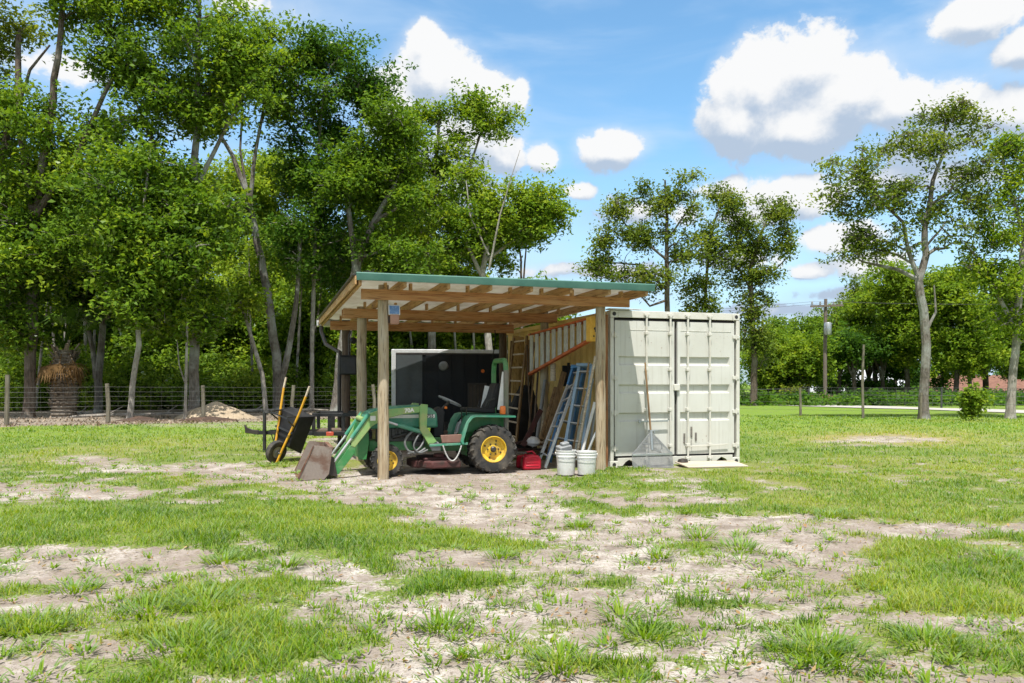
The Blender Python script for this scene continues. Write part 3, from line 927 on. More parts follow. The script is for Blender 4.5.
tree_px('oak_tree', 'tall grey oak with a wide flat open crown standing alone on the right lawn', 924, 29.5,
        [[(923, 420, 5.6), (925, 375, 5), (926, 345, 4.9), (923, 310, 4.7), (918, 280, 4.4), (927, 255, 3.8), (924, 228, 3.3), (931, 200, 2.7), (933, 180, 2.3), (943, 155, 1.7), (945, 125, 1)],
         [(919, 278, 2.8), (908, 250, 2.2), (903, 222, 1.8), (885, 205, 1.4), (868, 180, 1), (840, 170, .6)], [(926, 240, 1.6), (905, 250, 1.2), (890, 242, 1), (870, 240, .7)],
         [(929, 205, 1.6), (948, 194, 1.2), (958, 178, 1), (975, 170, .7)], [(926, 332, 2), (936, 312, 1.3), (934, 285, .7)], [(927, 245, 1.5), (942, 228, 1.1), (950, 236, .9), (962, 236, .6)]],
        [(945, 112, 22, 12, 5), (925, 145, 25, 14, 5), (975, 130, 20, 16, 4), (890, 150, 30, 12, 5), (850, 170, 30, 12, 5), (880, 185, 35, 12, 6), (835, 200, 18, 10, 3), (870, 210, 30, 10, 5), (905, 215, 25, 14, 4),
         (865, 240, 28, 10, 5), (850, 250, 15, 8, 2), (965, 175, 25, 16, 5), (945, 210, 20, 14, 3), (985, 200, 18, 12, 3), (960, 240, 16, 12, 2), (900, 248, 22, 8, 3)],
        41, M['leaf_o'], M['bark_grey'], rad=(.24, .46), nmul=1.6, tw=.95, per=17, ln=.125, along=2, spray=.19, squash=.68, group='oaks on the right lawn')
tree_px('oak_tree', 'bright leaved oak with a slim lichen grey trunk at the right picture edge', 1010, 30,
        [[(1009, 421, 4.9), (1013, 370, 4.2), (1018, 310, 3.9), (1024, 250, 4), (1036, 180, 3), (1040, 110, 2)], [(1016, 330, 2.6), (998, 295, 2.2), (982, 262, 1.6), (965, 245, 1)], [(1026, 240, 2.4), (1010, 190, 1.6), (1000, 150, 1)]],
        [(1012, 155, 18, 22, 5), (1000, 200, 20, 16, 4), (990, 240, 22, 14, 5), (980, 272, 20, 12, 4), (1010, 285, 20, 14, 5), (1030, 240, 25, 30, 5), (1040, 160, 25, 40, 5), (1012, 320, 18, 14, 4), (1040, 310, 24, 24, 4)],
        42, M['leaf_b'], M['bark_pale'], rad=(.34, .64), nmul=1.6, tw=1.0, per=21, ln=.14, along=3, spray=.2, group='oaks on the right lawn')

# background trees on the right, each its own tree ------------------------
G_F = 'background trees round the far houses'
bgt = [('low dark oak with a round crown left of the utility pole', 800, 60, [(800, 402, 3.2), (801, 380, 3), (803, 355, 2)], [(800, 352, 20, 20, 9), (812, 345, 14, 14, 4)], 'leaf_a', 51),
       ('small bright round oak directly in front of the utility pole foot', 806, 55, [(807, 405, 2.6), (808, 385, 2), (806, 365, 1.4)], [(808, 358, 16, 14, 8)], 'leaf_b', 52),
       ('broad oak crown spreading right of the utility pole above the white roof', 846, 68, [(846, 402, 3), (848, 370, 2.6), (852, 330, 2)], [(852, 325, 24, 24, 8), (868, 305, 22, 20, 6), (840, 350, 16, 14, 3)], 'leaf_o', 53),
       ('dark oak with black trunks in front of the white roofed house', 876, 62, [(877, 404, 3.2), (875, 375, 2.8), (880, 340, 2)], [(880, 315, 28, 26, 10), (895, 350, 22, 16, 5), (872, 345, 18, 12, 3)], 'leaf_a', 54),
       ('tall oak right behind the lone grey trunk', 908, 58, [(908, 404, 3), (907, 370, 2.6), (905, 320, 2)], [(900, 285, 24, 22, 7), (922, 300, 20, 30, 6), (905, 340, 20, 18, 4)], 'leaf_b', 55),
       ('yellow green oak filling the gap between the two lawn trunks', 955, 54, [(956, 406, 3), (957, 375, 2.6), (960, 330, 2)], [(962, 300, 30, 28, 12), (965, 345, 34, 22, 10), (940, 330, 20, 22, 5)], 'leaf_b', 56),
       ('dark shady oak over the brown roofed house', 985, 60, [(986, 405, 3.4), (985, 375, 3), (984, 340, 2)], [(975, 356, 34, 10, 6), (1000, 345, 26, 16, 7), (985, 320, 26, 20, 7)], 'leaf_d', 57),
       ('bushy oak at the right edge behind the lichen grey trunk', 1030, 56, [(1030, 406, 3), (1030, 370, 2.6), (1030, 320, 2)], [(1025, 300, 30, 34, 12), (1030, 355, 26, 20, 7)], 'leaf_a', 58),
       ('low bushy tree just right of the container', 764, 57, [(766, 404, 2.2), (766, 385, 2), (767, 360, 1.4)], [(766, 358, 15, 26, 9), (775, 378, 14, 14, 5)], 'leaf_b', 59),
       ('hazy low oak between the container and the utility pole', 786, 74, [(786, 402, 2), (786, 380, 1.8), (787, 350, 1.4)], [(788, 335, 18, 16, 8), (780, 362, 18, 18, 7), (815, 325, 14, 10, 3)], 'leaf_a', 60)]
for k, (bx, Yk, ln_) in enumerate([(837, 60, 4), (857, 58, -6), (866, 64, 5), (884, 59, -3), (893, 66, 4), (940, 62, 5), (972, 66, -4)]):
    lab = ['slim dark trunk at the left end of the white roof', 'slim dark trunk leaning left across the middle of the white roof', 'thin dark trunk leaning right across the middle of the white roof',
           'dark trunk before the right part of the white roof', 'dark trunk at the right end of the white roof', 'dark trunk between the lone grey oak and the brown roof', 'dark trunk before the left part of the brown roof'][k]
    bgt.append((lab, bx, Yk, [(bx, 405, 2.3), (bx + ln_ * .5, 380, 2.1), (bx + ln_, 345, 1.6)], [(bx + ln_, 345, 16, 11, 6)], 'leaf_d' if k % 2 else 'leaf_a', 70 + k))
for lab, bpx, Y, tr, cr, lf, sd in bgt:
    X = (bpx - 512) / FPX * Y
    tree_px('oak_tree', lab, bpx, Y, [tr, [(tr[1][0], tr[1][1], tr[1][2] * .7), (tr[2][0] + 9, tr[2][1], 1.2)], [(tr[1][0], tr[1][1], tr[1][2] * .6), (tr[2][0] - 10, tr[2][1] + 4, 1.1)]],
            cr, sd, M[lf], M['bark_brown'], rad=(.75, 1.35), per=26, ln=.20, tw=1.0, group=G_F, hide_limbs=True)


# undergrowth and the deep wood, masses nobody could count -----------------
def leaf_mass(name, label, cat, seed, spots, leaf, per, ln, spread):
    rng = np.random.default_rng(seed)
    tw, ti = [], []
    for (x, y, z, rx, ry, rz, n, t) in spots:
        d = rng.normal(0, 1, (n, 3)); d /= np.linalg.norm(d, axis=1)[:, None]
        p = np.array([x, y, z]) + d * (rng.uniform(.1, 1, n) ** .5)[:, None] * np.array([rx, ry, rz])
        p[:, 2] = np.maximum(p[:, 2], .1 - 1.9 * (p[:, 0] > 12) * (p[:, 1] > 55))
        tw.append(p); ti.append(t + rng.normal(0, .1, n))
    tw, ti = np.concatenate(tw), np.concatenate(ti)
    V, T = leaf_cloud(rng, tw, spread, per, ln, ti)
    o = np_mesh(name, V, np.arange(len(V)), np.full(len(V) // 4, 4), leaf, {'tint': T})
    return tag(o, label, cat, kind='stuff')


rnd = random.Random(77)
sp = []
for k in range(150):
    px = rnd.uniform(-90, 560)
    Y = rnd.uniform(38, 50)
    x = (px - 512) / FPX * Y
    h = rnd.uniform(.4, 2.7) * (1 if px < 520 else .7)
    r = rnd.uniform(.8, 1.7)
    sp.append((x, Y, h * .6, r, r, h * .7, int(26 * r * h), rnd.uniform(.15, .75)))
leaf_mass('undergrowth', 'tangled green undergrowth filling the wood behind the wire fence', 'undergrowth', 3, sp, M['leaf_under'], 20, .19, .24)
sp = []
for k in range(330):
    px = rnd.uniform(-110, 545)
    Y = rnd.uniform(46, 57)
    x = (px - 512) / FPX * Y
    top = 250 if px < 400 else 275
    py = rnd.uniform(300, 392)
    if px < 430 and rnd.random() < .36:
        py = rnd.uniform(170, 300)
        Y = rnd.uniform(58, 66)
    w = at(px, py, Y)
    r = rnd.uniform(1.5, 2.8)
    sp.append((w.x, Y, max(w.z, .6), r, r, r * .8, int(24 * r * r), rnd.uniform(.2, .75)))
leaf_mass('far_woods', 'deep wood seen between the front trunks', 'woods', 4, sp, M['leaf_b'], 20, .27, .36)  # lighter leaf colour stands in for sunlit gaps in the wood
sp = []
for k in range(110):
    px = rnd.uniform(735, 1060)
    Y = rnd.uniform(46, 60)
    x = (px - 512) / FPX * Y
    z0 = gz(x, Y)
    h = min(rnd.uniform(.5, 1.5), .55 - z0) * rnd.uniform(.5, 1.15)
    r = rnd.uniform(.7, 1.5)
    sp.append((x, Y, z0 + h * .45, r, r, h * .6, int(30 * r * h), rnd.uniform(.05, .6)))
for k in range(46):
    px = rnd.uniform(752, 945)
    Y = rnd.uniform(60, 76)
    w = at(px, rnd.uniform(372, 397), Y)
    r = rnd.uniform(.4, .95)
    sp.append((w.x, Y, w.z, r, r, r * .8, int(30 * r), rnd.uniform(.05, .5)))
for k in range(60):
    px = rnd.uniform(600, 1080)
    Y = rnd.uniform(100, 130)
    w = at(px, rnd.uniform(352, 392) if px > 700 else rnd.uniform(380, 395), Y)
    r = rnd.uniform(2.2, 3.6)
    sp.append((w.x, Y, w.z, r, r, r * .8, int(14 * r * r), rnd.uniform(.1, .5)))
leaf_mass('hedgerow_vegetation', 'dark hedgerow growth and distant tree line beyond the road', 'hedgerow', 5, sp, M['leaf_d'], 20, .24, .28)

rs = random.Random(31)
for k in range(16):
    px, Y = rs.uniform(-10, 480), rs.uniform(37.5, 46)
    b = rs.uniform(-16, 16)
    tree_px('oak_tree', 'slim bare stem deep in the wood behind the fence', px, Y, [[(px, 402, rs.uniform(1.2, 2.4)), (px + b * .4, 350, 1.4), (px + b, 290, 1.0), (px + b * 1.3, 240, .6)]],
            [(px + b, 262, 26, 24, 4)], 200 + k, M['leaf_b' if k % 2 else 'leaf_a'], M['bark_pale' if k % 3 else 'bark_grey'], group='slim stems deep in the wood')
# cabbage palm ---------------------------------------------------------------
def palm(px, Y):
    X = (px - 512) / FPX * Y
    z0 = gz(X, Y)
    root = thing('cabbage_palm', 'cabbage palm with a fat bristly trunk and a skirt of dead brown fronds', 'palm', (X, Y, z0), 0, None)
    H = 2.7
    mb = MB()
    prof = []
    for k in range(40):
        f = k / 39
        prof.append((.42 + .07 * math.sin(f * 3) + (.05 if k % 2 else -.02) - .1 * f, f * H))
    mb.lathe(prof, (0, 0, -.05), n=18)
    rr = random.Random(3)
    for k in range(90):
        a, z = rr.uniform(0, 6.28), rr.uniform(.3, H)
        d = Vector((math.cos(a), math.sin(a), 0))
        mb.bar(d * .36 + Vector((0, 0, z)), d * rr.uniform(.5, .62) + Vector((0, 0, z + rr.uniform(.15, .35))), .09, .03)
    mb.build('trunk', M['palm_boot'], root)
    def fronds(n, e0, e1, ln, seed):
        r2 = random.Random(seed)
        m2 = MB()
        for k in range(n):
            a, e = r2.uniform(0, 6.28), R(r2.uniform(e0, e1))
            d = Vector((math.cos(a) * math.cos(e), math.sin(a) * math.cos(e), math.sin(e)))
            s = Vector((-math.sin(a), math.cos(a), 0))
            top = Vector((0, 0, H))
            tip = top + d * ln
            m2.tube([top, top.lerp(tip, .5) + Vector((0, 0, .12)), tip], [.03, .022, .014], 5, False)
            for j in range(16):
                f = (j - 7.5) / 7.5
                dd = (d * math.cos(f * 1.25) + s * math.sin(f * 1.25)).normalized()
                L = ln * r2.uniform(.55, .85)
                q1 = tip + dd * L * .6
                q2 = tip + dd * L + Vector((0, 0, -.45 * L))
                wv = s.cross(dd).normalized() * .02 + s * .03
                m2.quad(tip, q1 + wv, q2, q1 - wv)
        return m2
    fronds(16, 5, 75, 1.15, 5).build('crown', M['leaf_under'], root, smooth=False)
    fronds(16, -85, -35, .85, 6).build('dead_frond_skirt', M['leaf_dead'], root, smooth=False)


palm(64, 31)


def bush(name, label, px, Y, h, r, leaf, seed, n=12, ln=.1, cat='shrub', tint=.5):
    rnd = random.Random(seed)
    X = (px - 512) / FPX * Y
    z0 = gz(X, Y)
    cl, tr = [], []
    for k in range(n):
        a = rnd.uniform(0, 6.28); q = r * math.sqrt(rnd.random())
        cl.append((X + q * math.cos(a), Y + q * math.sin(a), z0 + h * rnd.uniform(.3, .95), r * .34, r * .34, h * .15))
    for k in range(4):
        a = rnd.uniform(0, 6.28)
        tr.append([(X, Y, z0, .02), (X + .2 * r * math.cos(a), Y + .2 * r * math.sin(a), z0 + h * .4, .016), (X + .5 * r * math.cos(a), Y + .5 * r * math.sin(a), z0 + h * .85, .008)])
    return build_tree(name, label, (X, Y, z0), tr, cl, seed, leaf, M['bark_brown'], per=14, ln=ln, tw=2.2, cat=cat, tint=tint, hide_limbs=True, spray=.09)


bush('sapling', 'bright yellow green sapling on the lawn between two grey oak trunks', 972, 28.6, 1.12, .27, M['leaf_y'], 61, n=26, ln=.12, cat='sapling')
bush('shrub', 'yellowing shrub under the low dark oak left of the utility pole', 794, 54, 1.3, .9, M['leaf_o'], 62, ln=.2, tint=.9)
# ------------------------------------------------------------------ shed frame
TH = R(17.5)
SO = Vector((-1.86, 11.5, 0))
CT, ST = math.cos(TH), math.sin(TH)


def S(s, t, z=0.0):
    return Vector((SO.x + CT * s - ST * t, SO.y + ST * s + CT * t, z))


def st_at(px, t):
    """s on the row of depth t that stands at pixel column px"""
    k = (px - 512) / FPX
    return (k * (SO.y + CT * t) - SO.x + ST * t) / (CT - ST * k)


def loc_at(px, py, t):
    s = st_at(px, t)
    Y = S(s, t).y
    return Vector((s, t, EYE - (py - HZ) * Y / FPX))


# pole shed --------------------------------------------------------------
def make_shed():
    root = thing('pole_shed', 'open pole shed of round posts and brown beams under a flat green edged roof', 'shed', S(0, 0), TH)
    rr = random.Random(1)

    def post(s, t, r, top, mat):
        m = MB()
        n = 9
        pts = [Vector((s + rr.uniform(-.006, .006), t + rr.uniform(-.006, .006), -.12 + (top + .12) * k / n)) for k in range(n + 1)]
        m.tube(pts, [r * (1.04 - .1 * k / n) * rr.uniform(.985, 1.015) for k in range(n + 1)], 14)
        m.build('post', mat, root)
    post(0, 0, .08, 2.80, M['post'])
    post(0, 2.6, .088, 2.72, M['post'])
    post(0, 5.3, .088, 2.68, M['post_dark'])  # rear posts: shade under the roof put into the darker wood
    post(3.41, 0, .08, 2.80, M['post'])
    post(3.41, 2.6, .08, 2.72, M['post'])
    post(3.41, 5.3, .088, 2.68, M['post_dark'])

    def beam(t, z0, z1, s0, s1, w=.045):
        MB().span((s0, t - w / 2, z0), (s1, t + w / 2, z1)).build('beam', M['beam'], root, .004)
    beam(-.118, 2.575, 2.722, -.33, 3.85)
    beam(2.48, 2.515, 2.675, -.33, 3.62)
    beam(2.72, 2.515, 2.675, -.33, 3.62)
    beam(5.18, 2.47, 2.655, -.33, 3.62)
    RT0, RT1 = -.56, 6.55
    zr = lambda t: 2.715 - .0105 * (t - RT0)
    k = 0
    for s in np.linspace(-.395, 3.93, 8):
        s = float(s)
        MB().bar((s, RT0, zr(RT0) + .07), (s, RT1, zr(RT1) + .07), .042, .136).build('rafter', M['rafter'], root, .003)
    # short blocks between the rafters over each beam
    for t in (-.118, 2.48, 5.18):
        for s in np.linspace(-.395, 3.93, 8)[:-1]:
            s = float(s)
            MB().box((s + rr.uniform(.15, .45), t + .045, zr(t) + .06), (.04, .09, .11)).build('block', M['rafter'], root, .002)
    # corrugated roof sheet, white beneath; green metal edge in front
    m = MB()
    s0, s1 = -.44, 4.03
    n = int((s1 - s0) / .075)
    for side in (0, 1):
        pass
    vs, fs = [], []
    for i in range(n + 1):
        s = s0 + (s1 - s0) * i / n
        up = .016 if i % 3 == 0 else 0
        for t in (RT0 - .03, RT1 + .03):
            vs.append((s, t, zr(t) + .142 + up))
            vs.append((s, t, zr(t) + .146 + up))
    for i in range(n):
        a, b = i * 4, i * 4 + 4
        fs += [(a, a + 2, b + 2, b), (a + 1, b + 1, b + 3, a + 3), (a, b, b + 1, a + 1), (a + 2, a + 3, b + 3, b + 2)]
    m.add(vs, fs)
    m.build('roof_sheet', M['roof_white'], root, smooth=False)
    m = MB()
    m.prism([(RT0 - .05, zr(RT0) + .068), (RT0 - .035, zr(RT0) + .068), (RT0 - .035, zr(RT0) + .165), (RT0 + .13, zr(RT0) + .169), (RT0 + .13, zr(RT0) + .172), (RT0 - .05, zr(RT0) + .178),
             (RT0 - .062, zr(RT0) + .165), (RT0 - .056, zr(RT0) + .10)], s0 - .01, s1 + .01, 'yz')
    m.build('roof_edge_trim', M['roof_green'], root, .003)
    # lit board and drip edge along the left end
    MB().bar((s0 - .012, RT0 + .02, zr(RT0) + .075), (s0 - .012, RT1, zr(RT1) + .075), .024, .115).build('barge_board', M['rafter'], root, .003)
    MB().bar((s0 - .035, RT0 + .03, zr(RT0) + .15), (s0 - .035, RT1, zr(RT1) + .15), .05, .022).build('drip_edge', M['dark_metal'], root)
    # gutter and downspout at the back left
    m = MB()
    g = [(RT1 + .03, zr(RT1) + .13), (RT1 + .03, zr(RT1) + .01), (RT1 + .13, zr(RT1) - .01), (RT1 + .16, zr(RT1) + .13), (RT1 + .148, zr(RT1) + .13), (RT1 + .12, zr(RT1) + .002), (RT1 + .042, zr(RT1) + .02), (RT1 + .042, zr(RT1) + .13)]
    m.prism(g, s0 - .06, s1, 'yz')
    m.build('gutter', M['white_trim'], root)
    m = MB()
    zb = zr(RT1)
    m.tube([(s0 + .03, RT1 + .08, zb), (s0 + .03, RT1 + .05, zb - .12), (s0 + .1, RT1 - .35, zb - .42), (-.1, 5.5, zb - .62), (-.12, 5.36, zb - .78), (-.13, 5.34, 1.4), (-.13, 5.34, .05)], .042, 10)
    m.build('downspout', M['dark_metal'], root)
    return root


make_shed()

# small fittings hung on the shed
def solar_light():
    p = loc_at(394, 316, -.02)
    root = thing('solar_light', 'small light with a white framed blue solar panel, fixed beside the front left post', 'light', S(.155, -.02, p.z - .12), TH)
    MB().box((0, 0, .07), (.13, .12, .14)).build('housing', M['terracotta'], root, .008)
    MB().span((-.04, -.002, .02), (-.08, .03, .12)).build('bracket', M['dark_metal'], root)
    q = Matrix.Rotation(R(-38), 3, 'X')
    MB().box((-.005, -.03, .205), (.17, .02, .15), Matrix.Rotation(R(-12), 3, 'X')).build('frame', M['white_trim'], root, .004)
    MB().box((-.005, -.042, .2055), (.14, .006, .12), Matrix.Rotation(R(-12), 3, 'X')).build('solar_panel', M['solar'], root)


solar_light()


def electric_box():
    root = thing('electrical_box', 'dark electrical box mounted on the rear left shed post', 'electrical box', S(.02, 5.16, 1.55), TH)
    MB().span((-.17, -.13, 0), (.17, .02, .40)).build('cabinet', M['black_plastic'], root, .012)
    MB().span((-.15, -.145, .02), (.15, -.133, .36)).build('door', M['black'], root, .006)
    MB().tube([(0.02, -.05, .39), (.02, -.05, .78), (.06, -.05, .9)], .018, 8).build('conduit', M['dark_metal'], root)
    MB().lathe([(0, 0), (.06, .0), (.075, .05), (.04, .12), (0, .12)], (.10, -.08, .72), (0, -1, -.4), 16).build('lamp_head', M['black_plastic'], root)


electric_box()

t_ = thing('hanging_cord', 'thin black cord hanging from the rear beam in front of the far trailer', 'cord', S(st_at(495, 5.0), 5.0, 2.5), TH)
MB().tube([(0, 0, .02), (0.01, 0, -.15), (-.02, .0, -.4), (-.09, 0, -.66)], .011, 6).build('strand', M['black_plastic'], t_)

# shipping container -------------------------------------------------------
CX, CY = 1.605, 13.0
CW, CH, CL = 2.438, 2.591, 6.06


def recess_panel(m, x0, x1, z0, z1, recs, y=0.0, depth=.042, slope=.02):
    """door leaf with sunk bands: recs = list of (xa, xb, za, zb)"""
    xs = sorted({x0, x1, recs[0][0], recs[0][1]})
    zs = sorted({z0, z1} | {r[2] for r in recs} | {r[3] for r in recs})
    for i in range(3):
        for j in range(len(zs) - 1):
            inside = i == 1 and any(abs(zs[j] - r[2]) < 1e-6 for r in recs)
            if not inside:
                m.quad((xs[i], y, zs[j]), (xs[i + 1], y, zs[j]), (xs[i + 1], y, zs[j + 1]), (xs[i], y, zs[j + 1]))
    for xa, xb, za, zb in recs:
        o = [(xa, y, za), (xb, y, za), (xb, y, zb), (xa, y, zb)]
        n = [(xa + slope, y + depth, za + slope), (xb - slope, y + depth, za + slope), (xb - slope, y + depth, zb - slope), (xa + slope, y + depth, zb - slope)]
        m.quad(*n)
        for k in range(4):
            l = (k + 1) % 4
            m.quad(o[k], o[l], n[l], n[k])
    b = .06
    m.quad((x0, y, z0), (x0, y + b, z0), (x0, y + b, z1), (x0, y, z1))
    m.quad((x1, y, z0), (x1, y, z1), (x1, y + b, z1), (x1, y + b, z0))
    m.quad((x0, y, z1), (x0, y + b, z1), (x1, y + b, z1), (x1, y, z1))
    m.quad((x0, y, z0), (x1, y, z0), (x1, y + b, z0), (x0, y + b, z0))


def make_container():
    root = thing('shipping_container', 'pale grey green shipping container with closed double doors beside the shed', 'shipping container', (CX, CY, -.015), TH)
    P = .065
    # corner posts
    for x0 in (0, CW - P):
        MB().span((x0, 0, .12), (x0 + P, .16, CH - .12)).build('corner_post', M['cont_trim'], root, .006)
        MB().span((x0, CL - .16, .12), (x0 + P, CL, CH - .12)).build('corner_post', M['cont_trim'], root, .006)
    # castings with their holes
    for x in (0, CW - .14):
        for z in (0, CH - .118):
            for y in (-.004, CL - .158):
                m = MB()
                m.span((x, y, z), (x + .14, y + .162, z + .118))
                c = m.build('corner_casting', M['cont_trim'], root, .008)
                if y < 1:
                    h = MB()
                    h.lathe([(0, 0), (.030, 0), (.034, .004), (.034, .012)], (x + .07, y - .0035, z + .06), (0, 1, 0), 18)
                    ho = h.build('casting_hole', M['gasket'], c)
    # header, sill (with the arched fork pockets left open), rails
    MB().span((.142, .0, CH - .115), (CW - .142, .12, CH)).build('header', M['cont_trim'], root, .005)
    zs = [(0.142, .035), (.22, .035), (.28, .10), (.34, .135), (.42, .10), (.50, .035), (CW - .50, .035), (CW - .42, .10), (CW - .36, .135), (CW - .28, .10), (CW - .22, .035), (CW - .142, .035), (CW - .142, .165), (.142, .165)]
    MB().prism([(x, z) for x, z in zs], .0, .12, 'xz').build('sill', M['cont_trim'], root, .003)
    MB().span((.19, .13, .04), (CW - .19, .17, .15)).build('pocket_back', M['gasket'], root)
    for x0 in (.005, CW - .065):
        MB().span((x0, .16, .03), (x0 + .06, CL - .16, .19)).build('bottom_rail', M['cont_side'] if x0 < 1 else M['cont_trim'], root)
        MB().span((x0, .16, CH - .08), (x0 + .06, CL - .16, CH - .005)).build('top_rail', M['cont_side'] if x0 < 1 else M['cont_trim'], root)
    # corrugated side walls, end wall and roof
    for x, mat, sg in ((.04, M['cont_side'], 1), (CW - .04, M['cont'], -1)):
        vs, fs = [], []
        y, k = .16, 0
        prof = []
        while y < CL - .16:
            prof += [(y, 0), (y + .07, 0), (y + .138, .036), (y + .208, .036)]
            y += .276
        for (yy, d) in prof:
            yy = min(yy, CL - .16)
            vs += [(x + sg * d, yy, .18), (x + sg * d, yy, CH - .07)]
        for i in range(len(prof) - 1):
            fs.append((2 * i, 2 * i + 2, 2 * i + 3, 2 * i + 1))
        MB().add(vs, fs).build('side_wall', mat, root, smooth=False)
    MB().span((.13, CL - .06, .1), (CW - .13, CL - .03, CH - .1)).build('end_wall', M['cont'], root)
    MB().span((.06, .12, CH - .03), (CW - .06, CL - .02, CH - .012)).build('roof', M['cont'], root)
    MB().span((.06, .14, .13), (CW - .06, CL - .1, .16)).build('floor', M['gasket'], root)
    # gasket plane behind the doors
    MB().span((P, .064, .165), (CW - P, .08, CH - .135)).build('gasket', M['gasket'], root)
    zb0, zb1 = .20, CH - .165
    mid = CW / 2 - .01
    dw = .012
    for side in (0, 1):
        x0, x1 = (P + .022, mid - .03) if side == 0 else (mid + .03, CW - P - .04)
        m = MB()
        xa, xb = x0 + .07, x1 - .05
        if side:
            xa, xb = x0 + .05, x1 - .09
        recs = [(xa, xb, z, z + .15) for z in (.76, 1.225, 1.69)]
        recess_panel(m, x0, x1, zb0, zb1, recs, .012)
        d = m.build('door', M['cont'], root, smooth=False)
        # raised lip lines near the head
        MB().span((x0 + .06, .007, zb1 - .155), (x1 - .06, .0115, zb1 - .145)).build('lip', M['cont_trim'], d)
        # hinges
        hx = 0.0 if side == 0 else CW - P
        for z in (.30, .88, 1.46, 2.16):
            a = P - .045 if side == 0 else CW - P - .075
            m = MB()
            m.span((a, -.012, z), (a + .12, .011, z + .06))
            m.tube([(P + .012 if side == 0 else CW - P - .012, -.016, z - .02), (P + .012 if side == 0 else CW - P - .012, -.016, z + .08)], .014, 10)
            m.build('hinge', M['cont_trim'], d, .003)
        # two lock rods each, with keepers, guides and a handle
        for i, x in enumerate((.644, 1.085) if side == 0 else (1.413, 1.834)):
            rod = MB().tube([(x, -.032, .07), (x, -.032, CH - .06)], .0165, 12).build('lock_rod', M['cont_trim'], d)
            for z in (.09, CH - .115):
                m = MB()
                m.span((x - .045, -.02, z), (x + .045, .0, z + .035))
                m.span((x - .045, -.055, z + .035), (x - .02, .0, z + .075))
                m.span((x + .02, -.055, z + .035), (x + .045, .0, z + .075))
                m.span((x - .02, -.052, z + .01), (x + .02, -.018, z + .06))
                m.build('cam_keeper', M['cont_trim'], rod, .003)
            for z in (.33, .93, 1.6, 2.2):
                MB().span((x - .03, -.054, z), (x + .03, .010, z + .05)).build('rod_guide', M['cont_trim'], rod, .004)
        hx0 = .644 if side == 0 else 1.413
        for dx, hz in ((-.33, .765),) if side == 0 else ():
            h = MB()
            h.bar((hx0 - .14, -.06, hz), (hx0 + .38, -.06, hz + .005), .018, .03)
            h.lathe([(0, 0), (.028, 0), (.028, .03), (0, .03)], (hx0 - .14, -.075, hz), (0, 1, 0), 14)
            h.build('handle', M['galv'], d, .003)
            h = MB()
            h.bar((hx0 + .06, -.05, .60), (hx0 + .22, -.05, .615), .014, .02)
            h.bar((hx0 + .13, -.05, .60), (hx0 + .11, -.05, .46), .014, .03)
            h.bar((hx0 + .11, -.05, .47), (hx0 + .25, -.05, .40), .014, .022)
            h.bar((hx0 + .25, -.05, .42), (hx0 + .27, -.05, .30), .014, .03)
            h.build('latch', M['galv'], d, .002)
        if side:
            for xx, za, zb in ((x0 + .26, .48, .66), (x0 + .125, .38, .55), (x0 + .345, .42, .56)):
                MB().span((xx - .016, -.004, za), (xx + .016, .011, zb)).build('handle_retainer', M['stain'], d, .004)
            m = MB()
            m.bar((x0 + .14, -.03, .33), (x0 + .95, -.03, .35), .012, .022)
            m.build('handle', M['cont_trim'], d, .002)
            m = MB()
            for j in range(3):
                m.span((x0 + .26 - .008 + .004 * j, .0095, .34 - .05 * j), (x0 + .26 + .004, .0118, .43 - .05 * j))
            m.build('scuff', M['stain'], d)
    MB().span((mid - .05, -.03, 1.27), (mid + .055, .014, 1.38)).build('lock_box', M['cont_trim'], root, .008)
    return root


make_container()
tag(MB().add(*(lambda b: (b.v, b.f))(MB().box((0, 0, .012), (.42, .16, .02)).box((.3, .03, .02), (.25, .09, .014), Matrix.Rotation(R(9), 3, 'Z')))).build('scrap_sheet', M['white_trim'], None, .004),
    'white scrap strip lying on the front left corner of the container roof', 'scrap')
bpy.data.objects['scrap_sheet'].location = Vector((CX, CY, CH - .015)) + Vector((CT * .17 - ST * .02, ST * .17 + CT * .02, .004))
bpy.data.objects['scrap_sheet'].rotation_euler = (0, 0, TH)


def C(x, y, z=0):
    return Vector((CX + CT * x - ST * y, CY + ST * x + CT * y, z))


# plywood sheet at the doors, and the dark lump by it
o = MB().span((-.56, -.26, 0), (.52, .22, .018)).build('plywood_sheet', M['ply'], None, .002)
tag(o, 'pale plywood sheet lying on the grass in front of the right container door', 'plywood')
o.location = C(1.68, -.34, .035); o.rotation_euler = (R(5), R(.5), TH - R(3))
m = MB().lathe([(0, 0), (.06, .005), (.075, .04), (.06, .085), (.02, .1), (0, .1)], (0, 0, 0), (0, 0, 1), 14)
o = m.build('metal_cap', M['dark_metal'])
tag(o, 'small dark round lump at the left corner of the plywood sheet', 'cap')
o.location = C(1.24, -.16, .04); o.scale = (1.2, 1, .9)


